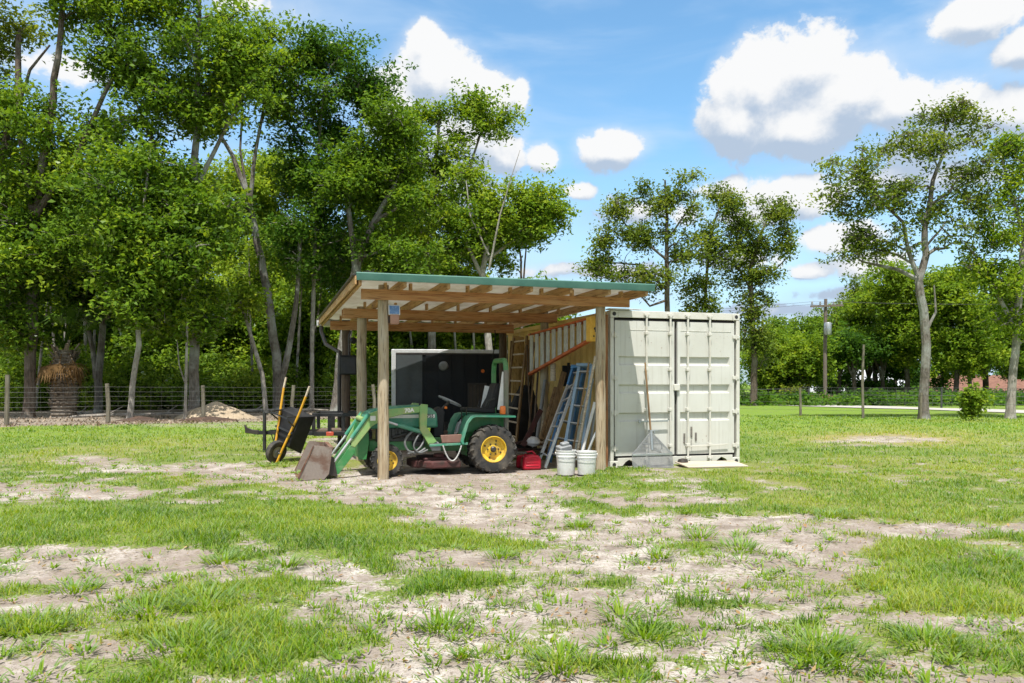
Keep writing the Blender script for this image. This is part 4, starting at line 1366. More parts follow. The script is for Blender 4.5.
# landscape rake -----------------------------------------------------------
def make_rake():
    root = thing('drag_rake', 'wide grey triangular rake head with long handle leaning on the left container door', 'rake', C(.61, -.20, .0), TH)
    tl = R(7)
    Y = lambda z: -.12 + z * math.tan(tl)
    P3 = lambda x, z: Vector((x, Y(z), z))
    MB().tube([P3(.0, .42), P3(-.02, 1.1), P3(-.035, 1.72)], [.017, .016, .014], 10).build('handle', M['plank'], root)
    MB().tube([P3(.0, .30), P3(0, .62)], .023, 10).build('socket', M['galv'], root)
    m = MB()
    m.bar(P3(0, .58), P3(-.36, .22), .012, .028).bar(P3(0, .58), P3(.36, .22), .012, .028)
    m.bar(P3(-.16, .40), P3(.16, .40), .01, .02)
    m.build('brace', M['grey_plastic'], root)
    m = MB()
    m.bar(P3(-.36, .225), P3(.36, .225), .03, .035)
    m.bar(P3(-.36, .04), P3(.36, .04), .012, .018)
    m.build('head_bar', M['galv'], root, .003)
    m = MB()
    for k in range(49):
        x = -.36 + .015 * k
        m.tube([P3(x, .23), P3(x, .10), P3(x, .0) + Vector((0, -.03, .0))], .0052, 5)
    m.build('tines', M['grey_plastic'], root)
    # expanded mesh fill over the triangle
    m = MB()
    for k in range(-19, 20):
        x = k * .018
        top = .58 - abs(x)
        if top > .25:
            m.tube([P3(x, .235), P3(x, top)], .0042, 4)
    for k in range(14):
        z = .26 + k * .021
        w = .58 - z
        m.tube([P3(-w, z), P3(w, z)], .0038, 4)
    m.build('mesh_fill', M['grey_plastic'], root)


make_rake()


# ladders --------------------------------------------------------------------
def ladder(name, label, loc, bl, br, tl, tr, n, rail_m, rung_m, rw=.03, rd=.07, rung=(.03, .02), cap=None, tread=None, f0=.08, f1=.94, back=None, rung_r=None):
    """four corners in the shed's frame, rails bottom to top with rungs between"""
    O = Vector(loc)
    bl, br, tl, tr = [Vector(v) - O for v in (bl, br, tl, tr)]
    root = thing(name, label, 'ladder', S(O.x, O.y, O.z), TH)
    across = (br - bl).normalized()
    nrm = across.cross(tl - bl).normalized()
    for a, b in ((bl, tl), (br, tr)):
        MB().bar(a, b, rd, rw, across).build('rail', rail_m, root, .003)
    for k in range(n):
        f = f0 + (f1 - f0) * k / (n - 1)
        a, b = bl.lerp(tl, f), br.lerp(tr, f)
        if rung_r:
            MB().tube([a, b], rung_r, 8).build('rung', rung_m, root)
        else:
            MB().bar(a, b, tread or rung[0], rung[1], tl - bl).build('step' if tread else 'rung', rung_m, root, .002)
    if cap:
        c = (tl + tr) / 2
        m = MB()
        m.bar(tl - across * .02, tr + across * .02, .17, cap[1], tl - bl)
        m.build('top_cap', cap[0], root, .01)
    if back:
        off = nrm * back
        for a, b in ((bl, tl), (br, tr)):
            MB().bar(a + off, b + off * .6, rd * .6, rw * .8, across).build('rear_rail', rail_m, root, .003)
        m = MB()
        for k in range(0, n, 2):
            f = f0 + (f1 - f0) * k / (n - 1)
            m.bar(bl.lerp(tl, f) + off * .9, br.lerp(tr, f) + off * .9, .02, .02, tl - bl)
        m.build('rear_brace', rung_m, root)
    return root


# orange stepladder hung sideways along the container wall
def hung_ladder():
    root = thing('stepladder', 'orange fibreglass stepladder hung sideways with its yellow top cap towards the front post', 'ladder', S(3.42, .3, 1.55), TH)
    a0, a1 = Vector((-.035, .05, .88)), Vector((-.035, .05, .53))           # near the cap (top, bottom rail)
    b0, b1 = Vector((-.25, 2.45, .74)), Vector((-.25, 2.45, .0))           # the wide foot end
    MB().bar(a0, b0, .075, .035, (0, 0, 1)).build('rail', M['orange_rail'], root, .004)
    MB().bar(a1, b1, .075, .045, (0, 0, 1)).build('rail', M['orange_rail'], root, .004)
    n = 10
    for k in range(n):
        f = .055 + .90 * k / (n - 1)
        p, q = a0.lerp(b0, f), a1.lerp(b1, f)
        MB().bar(p + Vector((-.012, 0, -.02)), q + Vector((-.012, 0, .025)), .02, .155, (0, 1, 0)).build('step', M['alu_dull'], root, .003)
    MB().bar(a0 + Vector((.09, .1, -.03)), b0 + Vector((.07, -.1, -.03)), .03, .03).build('rear_rail', M['orange_rail'], root, .003)
    MB().bar(a1 + Vector((.09, .1, .03)), b1 + Vector((.07, -.1, .03)), .03, .03).build('rear_rail', M['orange_rail'], root, .003)
    c = MB().span((-.11, -.14, .50), (.085, .055, .895)).build('top_cap', M['cap_yellow'], root, .014)
    m = MB()
    for x, z in ((-.03, .70), (-.055, .58), (.03, .585), (.05, .84)):
        m.lathe([(0, 0), (.024 if z == .7 else .014, 0), (.024 if z == .7 else .014, .006)], (x, -.1445, z), (0, 1, 0), 14)
    m.span((-.038, -.1435, .645), (-.022, -.1405, .70))
    m.build('tool_hole', M['gasket'], c)
    # hooks that carry it
    m = MB()
    for y in (.5, 2.3):
        m.bar((.1 - .1 * y, y, .875 - .055 * y), (-.07 - .1 * y, y, .875 - .055 * y), .02, .02)
    m.build('hook', M['dark_metal'], root)


hung_ladder()

ladder('ladder', 'bare aluminium ladder with thin rungs leaning in front of the blue ladder', loc_at(540, 468, .55),
       loc_at(538.5, 462, .75), loc_at(545, 468, .5), loc_at(568, 385, 1.15), loc_at(577, 378, .95), 6, M['alu'], M['alu'], .028, .05, (.03, .025), f0=.12)
ladder('stepladder', 'deep blue fibreglass stepladder folded and leaning right behind the bare aluminium ladder', loc_at(556, 464, .85),
       loc_at(549, 462, 1.0), loc_at(566, 466, .75), loc_at(574, 368, 1.35), loc_at(585, 368, 1.15), 6, M['blue'], M['alu'], .05, .10, cap=(M['blue'], .06), tread=.085, back=.07)
ladder('stepladder', 'faded pale blue stepladder closest to the right front post', loc_at(575, 464, .6),
       loc_at(562, 466, .62), loc_at(581, 469, .40), loc_at(580, 366, .95), loc_at(592, 366, .7), 6, M['blue_pale'], M['alu'], .05, .10, cap=(M['blue_pale'], .05), tread=.08, back=-.06)
ladder('ladder', 'old wooden ladder with pale rungs standing behind the tractor wheel', loc_at(512, 447, 2.9),
       loc_at(503, 440, 3.1), loc_at(516, 444, 2.9), loc_at(514, 338, 3.5), loc_at(527, 336, 3.3), 8, M['plank'], M['plank_pale'], .035, .07, rung_r=.017, f0=.06, f1=.96)


# poles and boards leaning inside -------------------------------------------
def leaner(name, label, cat, p0, p1, w, mat, group=None, w2=None, pipe=False):
    root_p = p0
    m = MB()
    d = Vector(p1) - Vector(p0)
    if pipe:
        m.tube([(0, 0, 0), d * .5 + Vector((0, .008, 0)), d], w, 10)
    else:
        m.bar((0, 0, 0), d, w, w2 or w * .3, (0, -1, 0.1))
    o = m.build(name, mat, None, 0 if pipe else .003)
    o.location = S(*p0)
    o.rotation_euler = (0, 0, TH)
    tag(o, label, cat, group)
    return o


leaner('pole', 'long cream pole leaning on the right front post', 'pole', loc_at(577, 455, .5), loc_at(595.5, 356, .35), .022, M['plank_pale'], pipe=True)
leaner('pole', 'white plastic pipe leaning low beside the right front post', 'pipe', loc_at(581, 458, .35), loc_at(595, 402, .3), .026, M['white_plastic'], pipe=True)
leaner('pole', 'grey pipe standing closest to the white bucket pair, right of the white pipe', 'pipe', loc_at(589, 459, .4), loc_at(595, 408, .36), .024, M['grey_plastic'], pipe=True)
leaner('pole', 'pale grey pipe leaning against the wall left of the blue ladder', 'pipe', loc_at(537, 440, 2.2), loc_at(545, 380, 2.5), .035, M['grey_plastic'], pipe=True)
leaner('post_offcut', 'round weathered brown post leaning left of the blue ladder', 'post', loc_at(541, 440, 1.9), loc_at(556, 388, 2.3), .045, M['plank'], pipe=True)
leaner('board', 'brown upright board against the left edge of the container', 'board', Vector((3.665, .37, 0)), Vector((3.668, .385, 2.5)), .075, M['plank_brown'], w2=.035)
leaner('pole', 'thin pale wooden pole leaning between the blue ladders and the cream pole', 'pole', loc_at(572, 458, .55), loc_at(589, 362, .6), .016, M['plank'], pipe=True)
leaner('pole', 'bright aluminium tube leaning lowest among the poles by the right post', 'tube', loc_at(585, 459, .3), loc_at(597, 430, .25), .02, M['alu'], pipe=True)
leaner('board', 'white painted board leaning behind the cream pole', 'board', loc_at(574, 452, .8), loc_at(592, 378, .75), .08, M['white_trim'])
leaner('board', 'dark brown board leaning behind the bare aluminium ladder', 'board', loc_at(546, 440, 1.7), loc_at(564, 372, 1.9), .1, M['plank'])
leaner('board', 'reddish board leaning over the low board pile', 'board', loc_at(523, 446, 1.7), loc_at(541, 410, 2.0), .09, M['rust_red'])
GP = 'boards stood up in the back corner of the shed'
for k, (x0, x1, y1, w, mt, lab) in enumerate([
        (514, 516, 336, .14, 'plank_gold', 'golden board in the back corner, left one of the two widest'),
        (520, 521, 337, .13, 'plank_gold', 'golden board in the back corner, right one of the two widest'),
        (524, 529, 340, .09, 'plank', 'brown board standing right of the golden boards'),
        (519, 534, 342, .07, 'plank', 'narrow brown board slanting across the golden boards'),
        (530, 532, 337, .06, 'post_dark', 'dark board standing left of the hung ladder foot'),
        (507, 512, 341, .07, 'plank', 'narrow brown board behind the wooden ladder')]):
    leaner('board', lab, 'board', loc_at(x0, 440, 3.6 + .05 * k), loc_at(x1, y1, 3.95 + .05 * k), w, M[mt], GP)
GT = 'dark tool handles in the back of the shed'
for k, (x0, y0, x1, y1, w, mt, lab) in enumerate([
        (528, 438, 536, 352, .018, 'plank', 'thin brown tool handle left of the white bag'),
        (531, 438, 527, 345, .016, 'post_dark', 'thin dark tool handle crossing the brown one'),
        (534, 432, 538, 372, .02, 'post_dark', 'short dark tool handle under the hung ladder foot'),
        (541, 436, 549, 382, .022, 'plank_pale', 'pale tool handle right of the leaning grey pipe'),
        (545, 432, 560, 385, .02, 'plank', 'brown tool handle slanting towards the yellow wall')]):
    leaner('garden_tool', lab, 'tool', loc_at(x0, y0, 2.9 - .15 * k), loc_at(x1, y1, 3.25 - .15 * k), w, M[mt], GT, pipe=True)
o = MB().box((0, 0, .0), (.16, .05, .38)).box((.03, -.03, .02), (.05, .04, .44)).build('tool_rack', M['black_plastic'], None, .01)
tag(o, 'small black rack hanging on the yellow wall left of the blue ladder', 'rack')
p = loc_at(556, 376, 2.2); o.location = S(3.62, 2.0, p.z); o.rotation_euler = (0, 0, TH)
o = MB().tube([(0, 0, -.16), (0, 0, .16)], .05, 14).build('pipe_offcut', M['plank_pale'])
tag(o, 'short cream tube hung upright beside the black rack', 'tube')
p = loc_at(553, 372, 2.0); o.location = S(st_at(553, 2.0), 2.0, p.z)
# dark tarp over stored stuff at the back, low
o = MB().prism([(0, 0), (.98, 0), (1.0, .9), (.9, 1.3), (.72, 1.38), (.55, 1.15), (.38, .75), (.1, .45)], 0, .5, 'xz').build('tarp_heap', M['black_plastic'], None, .06)
tag(o, 'dark tarp covered heap at the back of the shed under the hung ladder', 'tarp')
o.location = S(2.62, 3.5, -.02); o.rotation_euler = (0, 0, TH)
o['label'] = 'dark tarp covered heap behind the white bag and tool handles'

rr = random.Random(4)
GL = 'short scrap boards piled behind the red can'
labs = ['reddish scrap board on top of the low pile', 'brown scrap board at the bottom front of the low pile', 'scrap board sticking out left from the low pile', 'long scrap board lying along the low pile',
        'dark scrap board at the back of the low pile', 'pale ended scrap board leaning on the low pile']
for k in range(6):
    p = loc_at(516 + 3 * k, 452, 2.0 + .12 * (k % 3))
    m = MB().bar((-.35, 0, 0), (.38, 0, .02), .14, .04)
    o = m.build('scrap_board', M['rust_red'] if k % 3 == 0 else M['plank'], None, .004)
    o.location = S(p.x, p.y, [.30, .05, .12, .18, .08, .26][k])
    o.rotation_euler = (R(rr.uniform(-6, 6)), R(rr.uniform(-10, 10)), TH + R(rr.uniform(-40, 40)))
    tag(o, labs[k], 'board', GL)


# buckets, fuel can, bag --------------------------------------------------------
def bucket(label, px, Y, h, r):
    X = (px - 512) / FPX * Y
    root = thing('bucket', label, 'bucket', (X, Y, gz(X, Y) + .02), 0, 'white plastic buckets by the right post')
    m = MB().lathe([(0, .0), (r * .84, 0), (r * .86, .01), (r * .965, h * .72), (r, h * .72), (r, h * .76), (r * .97, h * .765), (r * .975, h * .85), (r * 1.01, h * .85), (r * 1.01, h * .89), (r * .985, h * .9), (r, h * .96), (r * 1.03, h * .96), (r * 1.03, h),
                     (r * .97, h), (r * .82, .03), (0, .03)], (0, 0, 0), (0, 0, 1), 32)
    m.build('body', M['white_plastic'], root)
    pts = [Vector((r * 1.02 * math.cos(a), -.02 - r * 1.03 * math.sin(a) * .9, h * .86 - .55 * r * math.sin(a))) for a in np.linspace(0, math.pi, 13)]
    MB().tube(pts, .0032, 6).build('handle', M['galv'], root)
    m = MB().lathe([(0, 0), (.02, 0), (.02, .012), (0, .012)], (r * 1.0, 0, h * .86), (1, 0, 0), 10).lathe([(0, 0), (.02, 0), (.02, .012), (0, .012)], (-r * 1.0, 0, h * .86), (-1, 0, 0), 10)
    m.build('ear', M['white_plastic'], root)
    return root, X


b1, bx = bucket('taller white bucket with a grey box in it, in front of the ladders', 566, 11.95, .37, .150)
b2, bx2 = bucket('shorter white bucket, empty, nearest the right front post', 586.5, 11.9, .345, .150)
o = MB().box((0, 0, 0), (.2, .16, .16)).box((.02, 0, .1), (.12, .1, .05)).build('grey_box', M['grey_plastic'], None, .015)
tag(o, 'grey plastic box poking out of the taller white bucket', 'box')
o.location = (bx - .03, 11.95, gz(bx, 11.95) + .38); o.rotation_euler = (R(8), R(-10), R(25))


def fuel_can():
    X, Y = (531 - 512) / FPX * 12.75, 12.75
    root = thing('fuel_can', 'red plastic fuel can on the ground behind the tractor wheel', 'fuel can', (X, Y, gz(X, Y) + .0), R(12))
    root.scale = (.82, .9, .82)
    m = MB().prism([(-.16, 0), (.16, 0), (.185, .03), (.185, .22), (.13, .285), (-.04, .30), (-.16, .26), (-.185, .2), (-.185, .03)], -.11, .11, 'xz')
    m.build('body', M['red_plastic'], root, .035)
    MB().tube([(-.13, 0, .26), (-.10, 0, .34), (.02, 0, .355), (.09, 0, .29)], .018, 10).build('handle', M['red_plastic'], root)
    MB().tube([(.14, 0, .25), (.18, 0, .3), (.23, 0, .31)], [.028, .022, .014], 10).build('spout', M['black_plastic'], root)
    m = MB()
    for z in (.08, .14, .2):
        m.span((-.13, -.118, z), (.13, -.109, z + .014))
    m.build('rib_band', M['red_plastic'], root, .004)


fuel_can()
o = MB().prism([(-.11, 0), (.1, 0), (.12, .06), (.1, .2), (-.1, .21), (-.12, .06)], -.09, .09, 'xz').build('red_jug', M['red_plastic'], None, .03)
tag(o, 'second smaller red jug wedged behind the red fuel can', 'jug')
o.location = ((524 - 512) / FPX * 12.98, 12.98, 0.0); o.rotation_euler = (0, 0, R(-20))


def crumpled(name, label, cat, mat, loc, size, seed):
    rng = np.random.default_rng(seed)
    n, k = 22, 14
    vs, fs = [], []
    for j in range(k + 1):
        for i in range(n):
            th, ph = math.pi * j / k, 2 * math.pi * i / n
            r = 1 + .45 * (float(fbm(th * 3 + seed, ph * 1.6, seed, 3)) - .5) + rng.uniform(-.06, .06)
            if i in (0, n - 1):
                r = 1.0
            vs.append((size[0] * r * math.sin(th) * math.cos(ph), size[1] * r * math.sin(th) * math.sin(ph), size[2] * (1 - r * math.cos(th))))
    for j in range(k):
        for i in range(n):
            i2 = (i + 1) % n
            fs.append((j * n + i, j * n + i2, (j + 1) * n + i2, (j + 1) * n + i))
    o = MB().add(vs, fs).build(name, mat, angle=25)
    o.location = loc
    return tag(o, label, cat)


p = loc_at(533, 449, 1.75)
crumpled('plastic_bag', 'crumpled white plastic bag on the board pile above the red can', 'bag', M['bag'], S(p.x, p.y, .26), (.13, .11, .085), 3)
# ------------------------------------------------------------------ tractor
def text_part(name, txt, size, mat, parent, M4):
    cu = bpy.data.curves.new(name, 'FONT')
    cu.body = txt
    cu.size = size
    cu.extrude = .001
    cu.offset = .004 * size / .1
    cu.align_x = 'CENTER'
    cu.align_y = 'CENTER'
    tmp = bpy.data.objects.new(name, cu)
    COL.objects.link(tmp)
    bpy.context.view_layer.update()
    me = bpy.data.meshes.new_from_object(tmp.evaluated_get(bpy.context.evaluated_depsgraph_get()))
    bpy.data.objects.remove(tmp)
    me.materials.clear()
    me.materials.append(mat)
    me.name = name
    o = bpy.data.objects.new(name, me)
    COL.objects.link(o)
    o.parent = parent
    o.matrix_local = M4
    return o


def curve(pts, k=6):
    P = [Vector(p) for p in pts]
    out = []
    for i in range(len(P) - 1):
        a, b, c, d = P[max(i - 1, 0)], P[i], P[i + 1], P[min(i + 2, len(P) - 1)]
        for j in range(k):
            t = j / k
            out.append(.5 * ((2 * b) + (c - a) * t + (2 * a - 5 * b + 4 * c - d) * t * t + (3 * b - a - 3 * c + d) * t ** 3))
    return out + [P[-1]]


def make_tractor():
    root = thing('tractor', 'small green tractor with front loader and yellow wheels, facing left under the shed', 'tractor', (-.434, 12.66, 0), math.pi + TH)
    # local: x forward, y towards the camera side, z up

    def wheel(x, y, r, w, ri, lugs, sg):
        h = w / 2
        m = MB()
        m.lathe([(ri * .97, -h * .82), (ri * 1.02, -h * .95), (r * .80, -h * 1.04), (r * .92, -h * .96), (r * .965, -h * .72), (r * .975, 0), (r * .965, h * .72), (r * .92, h * .96), (r * .80, h * 1.04), (ri * 1.02, h * .95), (ri * .97, h * .82)], (x, y, r), (0, 1, 0), 40)
        for k in range(lugs):
            for s2 in (-1, 1):
                a = 2 * math.pi * (k + (.5 if s2 > 0 else 0)) / lugs
                da = .24 * s2 * 0 + .30
                p = lambda an, yy, rad: Vector((x + rad * math.cos(an), y + yy, r + rad * math.sin(an)))
                m.bar(p(a, s2 * h * .06, r * .985), p(a + da * .55, s2 * h * .92, r * .955), .028 * r / .37, .035 * r / .37, Vector((math.cos(a), 0, math.sin(a))))
                m.bar(p(a + da * .55, s2 * h * .92, r * .955), p(a + da * .7, s2 * h * 1.04, r * .86), .028 * r / .37, .03 * r / .37, Vector((math.cos(a), 0, math.sin(a))))
        ty = m.build('wheel', M['rubber'], root, angle=30)
        hs = h * sg
        rim = MB().lathe([(ri * 1.0, hs * .86), (ri * .99, hs * .96), (ri * .95, hs * .98), (ri * .90, hs * .80), (ri * .86, hs * .55), (ri * .72, hs * .42), (ri * .60, hs * .50), (ri * .34, hs * .55), (ri * .30, hs * .62), (0.001, hs * .62)], (x, y, r), (0, 1, 0), 36)
        rim.lathe([(ri * .97, -h * .8), (ri * .8, -h * .3), (ri * .8, h * .3), (ri * .97, h * .8)], (x, y, r), (0, 1, 0), 30)
        rim.build('rim', M['yellow'], ty)
        hub = MB()
        hub.lathe([(ri * .22, hs * .6), (ri * .22, hs * .85), (ri * .14, hs * .95), (0.001, hs * .95)], (x, y, r), (0, 1, 0), 18)
        for k in range(6):
            a = k * math.pi / 3
            hub.lathe([(.001, hs * .66), (ri * .06, hs * .66), (ri * .06, hs * .52)], (x + ri * .42 * math.cos(a), y, r + ri * .42 * math.sin(a)), (0, 1, 0), 8)
        for k in range(4):
            a = k * math.pi / 2 + .4
            hub.lathe([(.001, hs * .535), (ri * .07, hs * .535), (ri * .07, hs * .4)], (x + ri * .66 * math.cos(a), y, r + ri * .66 * math.sin(a)), (0, 1, 0), 8)
        hub.build('hub', M['dark_metal'], ty)
    wheel(0, .40, .37, .26, .205, 18, 1)
    wheel(0, -.40, .37, .26, .205, 18, -1)
    wheel(1.615, .38, .238, .17, .15, 16, 1)
    wheel(1.615, -.38, .238, .17, .15, 16, -1)
    # chassis: transmission, engine block, front axle
    m = MB()
    m.span((-.28, -.16, .25), (.35, .16, .62))
    m.span((.35, -.13, .33), (1.0, .13, .55))
    m.span((.95, -.17, .36), (1.85, .17, .52))
    m.tube([(0, -.32, .37), (0, .32, .37)], .085, 14)
    m.build('chassis', M['green'], root, .012)
    m = MB()
    m.span((1.56, -.30, .2), (1.66, .30, .30))
    m.span((1.50, -.1, .28), (1.72, .1, .40))
    m.build('front_axle', M['dark_metal'], root, .01)
    m = MB()
    m.span((1.0, -.2, .5), (1.75, .2, .72))
    for k in range(6):
        m.span((1.06 + k * .1, .2, .55), (1.12 + k * .1, .225, .70))
    m.tube([(1.1, .21, .6), (1.3, .24, .62), (1.5, .22, .56)], .03, 8)
    m.span((1.02, .15, .42), (1.2, .26, .5))
    m.build('engine', M['black'], root, .008)
    # hood and cowl
    prof = [(.80, .70), (.82, .93), (.90, 1.0), (1.1, 1.045), (1.5, 1.03), (1.8, .985), (1.90, .93), (1.93, .85), (1.93, .70)]
    hood = MB().prism(prof, -.235, .235, 'xz').build('hood', M['green_teal'], root, .035)
    MB().span((.86, .2365, .855), (1.80, .2405, .905)).build('hood_stripe', M['decal_white'], hood)
    F = Matrix(((-1, 0, 0, 0), (0, 0, 1, 0), (0, 1, 0, 0), (0, 0, 0, 1)))
    text_part('model_lettering', '755', .07, M['decal_dark'], hood, Matrix.Translation((.93, .2412, .88)) @ F)
    m = MB()
    m.span((1.88, -.23, .42), (1.955, .23, .70))
    for k in range(8):
        m.span((1.952, -.19 + k * .05, .47), (1.962, -.165 + k * .05, .68))
    m.build('grille', M['black'], root, .006)
    # loader mast frame with front guard
    m = MB()
    m.prism([(1.90, .25), (2.02, .25), (2.03, .70), (1.98, .82), (1.88, .82), (1.86, .5)], .27, .285, 'xz')
    m.prism([(1.90, .25), (2.02, .25), (2.03, .70), (1.98, .82), (1.88, .82), (1.86, .5)], -.285, -.27, 'xz')
    m.span((1.97, -.28, .25), (1.985, .28, .80))
    m.build('front_guard', M['green'], root, .004)
    # dashboard, steering column and wheel
    m = MB().prism([(.70, .55), (.86, .55), (.84, .96), (.74, 1.02), (.68, .95)], -.14, .14, 'xz')
    m.build('dashboard', M['black_plastic'], root, .015)
    sc = Vector((.57, 0, 1.10))
    ax = Vector((-.42, 0, .90)).normalized()
    MB().tube([(.74, 0, .93), sc], .02, 10).build('steering_column', M['dark_metal'], root)
    m = MB()
    d, a, b = frame_of(ax)
    ring = [sc + (a * math.cos(k * math.pi / 12) + b * math.sin(k * math.pi / 12)) * .185 for k in range(25)]
    m.tube(ring, .014, 8, False)
    for k in range(3):
        an = k * 2.094 + .5
        m.tube([sc, sc + (a * math.cos(an) + b * math.sin(an)) * .18], .010, 6)
    m.lathe([(0, -.01), (.035, -.01), (.03, .02), (0, .02)], sc, ax, 14)
    m.build('steering_wheel', M['grey_plastic'], root)
    # console, levers
    m = MB()
    m.tube([(.42, .22, .62), (.44, .24, .95)], .009, 6).tube([(.36, .25, .7), (.37, .28, 1.0)], .009, 6)
    m.build('lever', M['dark_metal'], root)
    m = MB().lathe([(0, 0), (.022, .005), (.022, .03), (0, .04)], (.66, .12, .985), (0, .3, 1), 10)
    m.build('orange_knob', M['orange'], root)
    MB().tube([(.50, .2, .62), (.47, .2, .74), (.42, .19, .8), (.36, .18, .78)], .03, 10).build('hose_guard', M['grey_plastic'], root)
    # foot boards with faded side panels and a rim
    for sg in (1, -1):
        m = MB().span((.42, sg * .16, .455), (.98, sg * .47, .475)).build('footboard', M['black'], root, .004)
        MB().prism([(.46, .485), (.80, .485), (.82, .60), (.5, .61)], sg * .455, sg * .485, 'xz').build('step_panel', M['fender_brown'], m, .006)
        MB().bar((.40, sg * .478, .465), (.99, sg * .478, .45), .02, .035).build('step_edge', M['green_teal'], m, .004)
    # fenders
    for sg in (1, -1):
        prof = [(-.36, .86), (-.34, .885), (.30, .905), (.37, .885), (.43, .80), (.52, .50), (.50, .455), (.46, .455), (.475, .51), (.395, .775), (.33, .85), (.28, .865), (-.34, .85)]
        y0, y1 = sg * .20, sg * .535
        f = MB().prism(prof, min(y0, y1), max(y0, y1), 'xz').build('fender', M['green_teal'], root, .006)
        MB().prism([(-.30, .62), (.36, .62), (.30, .862), (-.30, .852)], sg * .20, sg * .215, 'xz').build('fender_inner', M['green'], f)
        l = MB().lathe([(0, 0), (.042, 0), (.046, .02), (.046, .10), (.036, .125), (0, .13)], (-.16, sg * .46, .905), (0, 0, 1), 16).build('warning_lamp', M['orange'], f)
    # seat
    m = MB().prism([(-.12, .90), (.34, .93), (.37, .97), (.33, 1.0), (-.02, .985), (-.12, 1.0)], -.22, .22, 'xz')
    st = m.build('seat', M['black_plastic'], root, .03)
    m = MB().prism([(-.06, .95), (.02, .985), (-.07, 1.15), (-.13, 1.36), (-.17, 1.39), (-.21, 1.37), (-.19, 1.2), (-.13, 1.0)], -.20, .20, 'xz')
    m.build('backrest', M['black_plastic'], root, .03)
    m = MB()
    for y in (.2, -.2):
        m.tube([(.05, y * 1.08, 1.0), (.02, y * 1.15, 1.1), (-.1, y * 1.1, 1.14)], .014, 8)
    m.build('arm_bar', M['black'], root)
    # roll bar
    pts = [(-.25, .345, .45), (-.25, .345, 1.55), (-.25, .32, 1.68), (-.25, .25, 1.74), (-.25, -.25, 1.74), (-.25, -.32, 1.68), (-.25, -.345, 1.55), (-.25, -.345, .45)]
    q = []
    for i in range(len(pts) - 1):
        for k in range(4):
            q.append(Vector(pts[i]).lerp(Vector(pts[i + 1]), k / 4))
    q.append(Vector(pts[-1]))
    half = len(q) // 2
    m = MB().tube([Vector(p) for p in q[:6]], .042, 8)
    m.build('roll_bar', M['rops_brown'], root)
    MB().tube([Vector(p) for p in q[5:]], .0415, 8).build('roll_bar_hoop', M['green'], root)
    # mower deck
    m = MB()
    m.prism([(.50, -.46), (.95, -.50), (1.22, -.2), (1.22, .2), (.95, .50), (.50, .46)], .10, .21, 'xy')
    m.span((.6, -.3, .205), (1.05, .3, .25))
    m.lathe([(0, 0), (.09, 0), (.08, .06), (0, .06)], (.8, .25, .25), (0, 0, 1), 14)
    m.build('mower_deck', M['rust_red'], root, .02)
    # chain under the step
    m = MB()
    c0, c1 = Vector((.79, .50, .45)), Vector((.50, .50, .45))
    n = 22
    for k in range(n):
        f0, f1 = k / n, (k + .9) / n
        z = lambda f: -.95 * (f - f * f)
        m.tube([c0.lerp(c1, f0) + Vector((0, 0, z(f0))), c0.lerp(c1, f1) + Vector((0, 0, z(f1)))], .011, 6)
    m.build('chain', M['alu_dull'], root)
    # loader: mast, arms, cylinders, hoses
    for sg in (1, -1):
        y0, y1 = sg * .33, sg * .40
        a, b = min(y0, y1), max(y0, y1)
        MB().prism([(1.00, 1.06), (1.09, 1.07), (1.12, 1.03), (1.12, .68), (.98, .44), (.86, .50), (1.015, .72)], a - .012, b + .012, 'xz').build('loader_mast', M['green_faded'], root, .006)
        MB().prism([(.80, .36), (.93, .36), (.99, .46), (.88, .52), (.80, .46)], a, b, 'xz').build('mast_bracket', M['grey_plastic'], root, .008)
        arm = MB().prism([(1.0, 1.045), (1.0, .955), (1.40, .915), (1.68, .84), (1.84, .74), (2.08, .44), (2.14, .46), (2.12, .54), (1.97, .80), (1.90, .925), (1.72, .985), (1.3, 1.02)], a, b, 'xz').build('loader_arm', M['green_faded'], root, .008)
        MB().prism([(2.07, .45), (2.15, .47), (2.42, .10), (2.38, .04), (2.31, .06), (2.08, .36)], a + .006, b - .006, 'xz').build('arm_tip', M['green'], arm, .006)
        yc = (y0 + y1) / 2 + sg * .0
        # bucket cylinders above the arm, lift cylinder below
        m = MB()
        m.tube([(1.88, yc + sg * .03, .93), (2.13, yc + sg * .03, .58)], .030, 10)
        m.build('bucket_cylinder', M['green_teal'], arm)
        m = MB()
        m.tube([(2.12, yc + sg * .03, .59), (2.38, yc + sg * .03, .24)], .017, 8)
        m.build('piston_rod', M['alu'], arm)
        m = MB()
        m.tube([(1.0, yc, .62), (1.45, yc, .76)], .036, 10)
        m.build('lift_cylinder', M['green_teal'], arm)
        MB().tube([(1.45, yc, .76), (1.66, yc, .83)], .018, 8).build('lift_rod', M['alu'], arm)
        if sg > 0:
            text_part('arm_lettering', '70A', .085, M['decal_white'], arm, Matrix.Translation((1.28, b + .0014, .975)) @ Matrix.Rotation(R(5), 4, 'Y') @ F)
            MB().span((1.78, b - .002, .83), (1.86, b + .0022, .90)).build('decal', M['decal_white'], arm)
    MB().tube([(1.95, -.36, .84), (1.95, .36, .84)], .04, 12).build('cross_tube', M['green_faded'], root)
    m = MB()
    m.tube(curve([(1.06, .33, .68), (1.22, .36, .66), (1.34, .38, .52), (1.30, .40, .38), (1.16, .42, .34), (1.04, .40, .40)]), .018, 8)
    m.tube(curve([(1.08, .35, .66), (1.16, .42, .58), (1.22, .44, .44), (1.14, .44, .34), (1.0, .4, .38)]), .013, 8)
    m.tube(curve([(1.02, .33, .58), (1.10, .40, .44), (1.2, .42, .36), (1.3, .4, .33)]), .014, 8)
    m.build('hydraulic_hose', M['hose'], root)
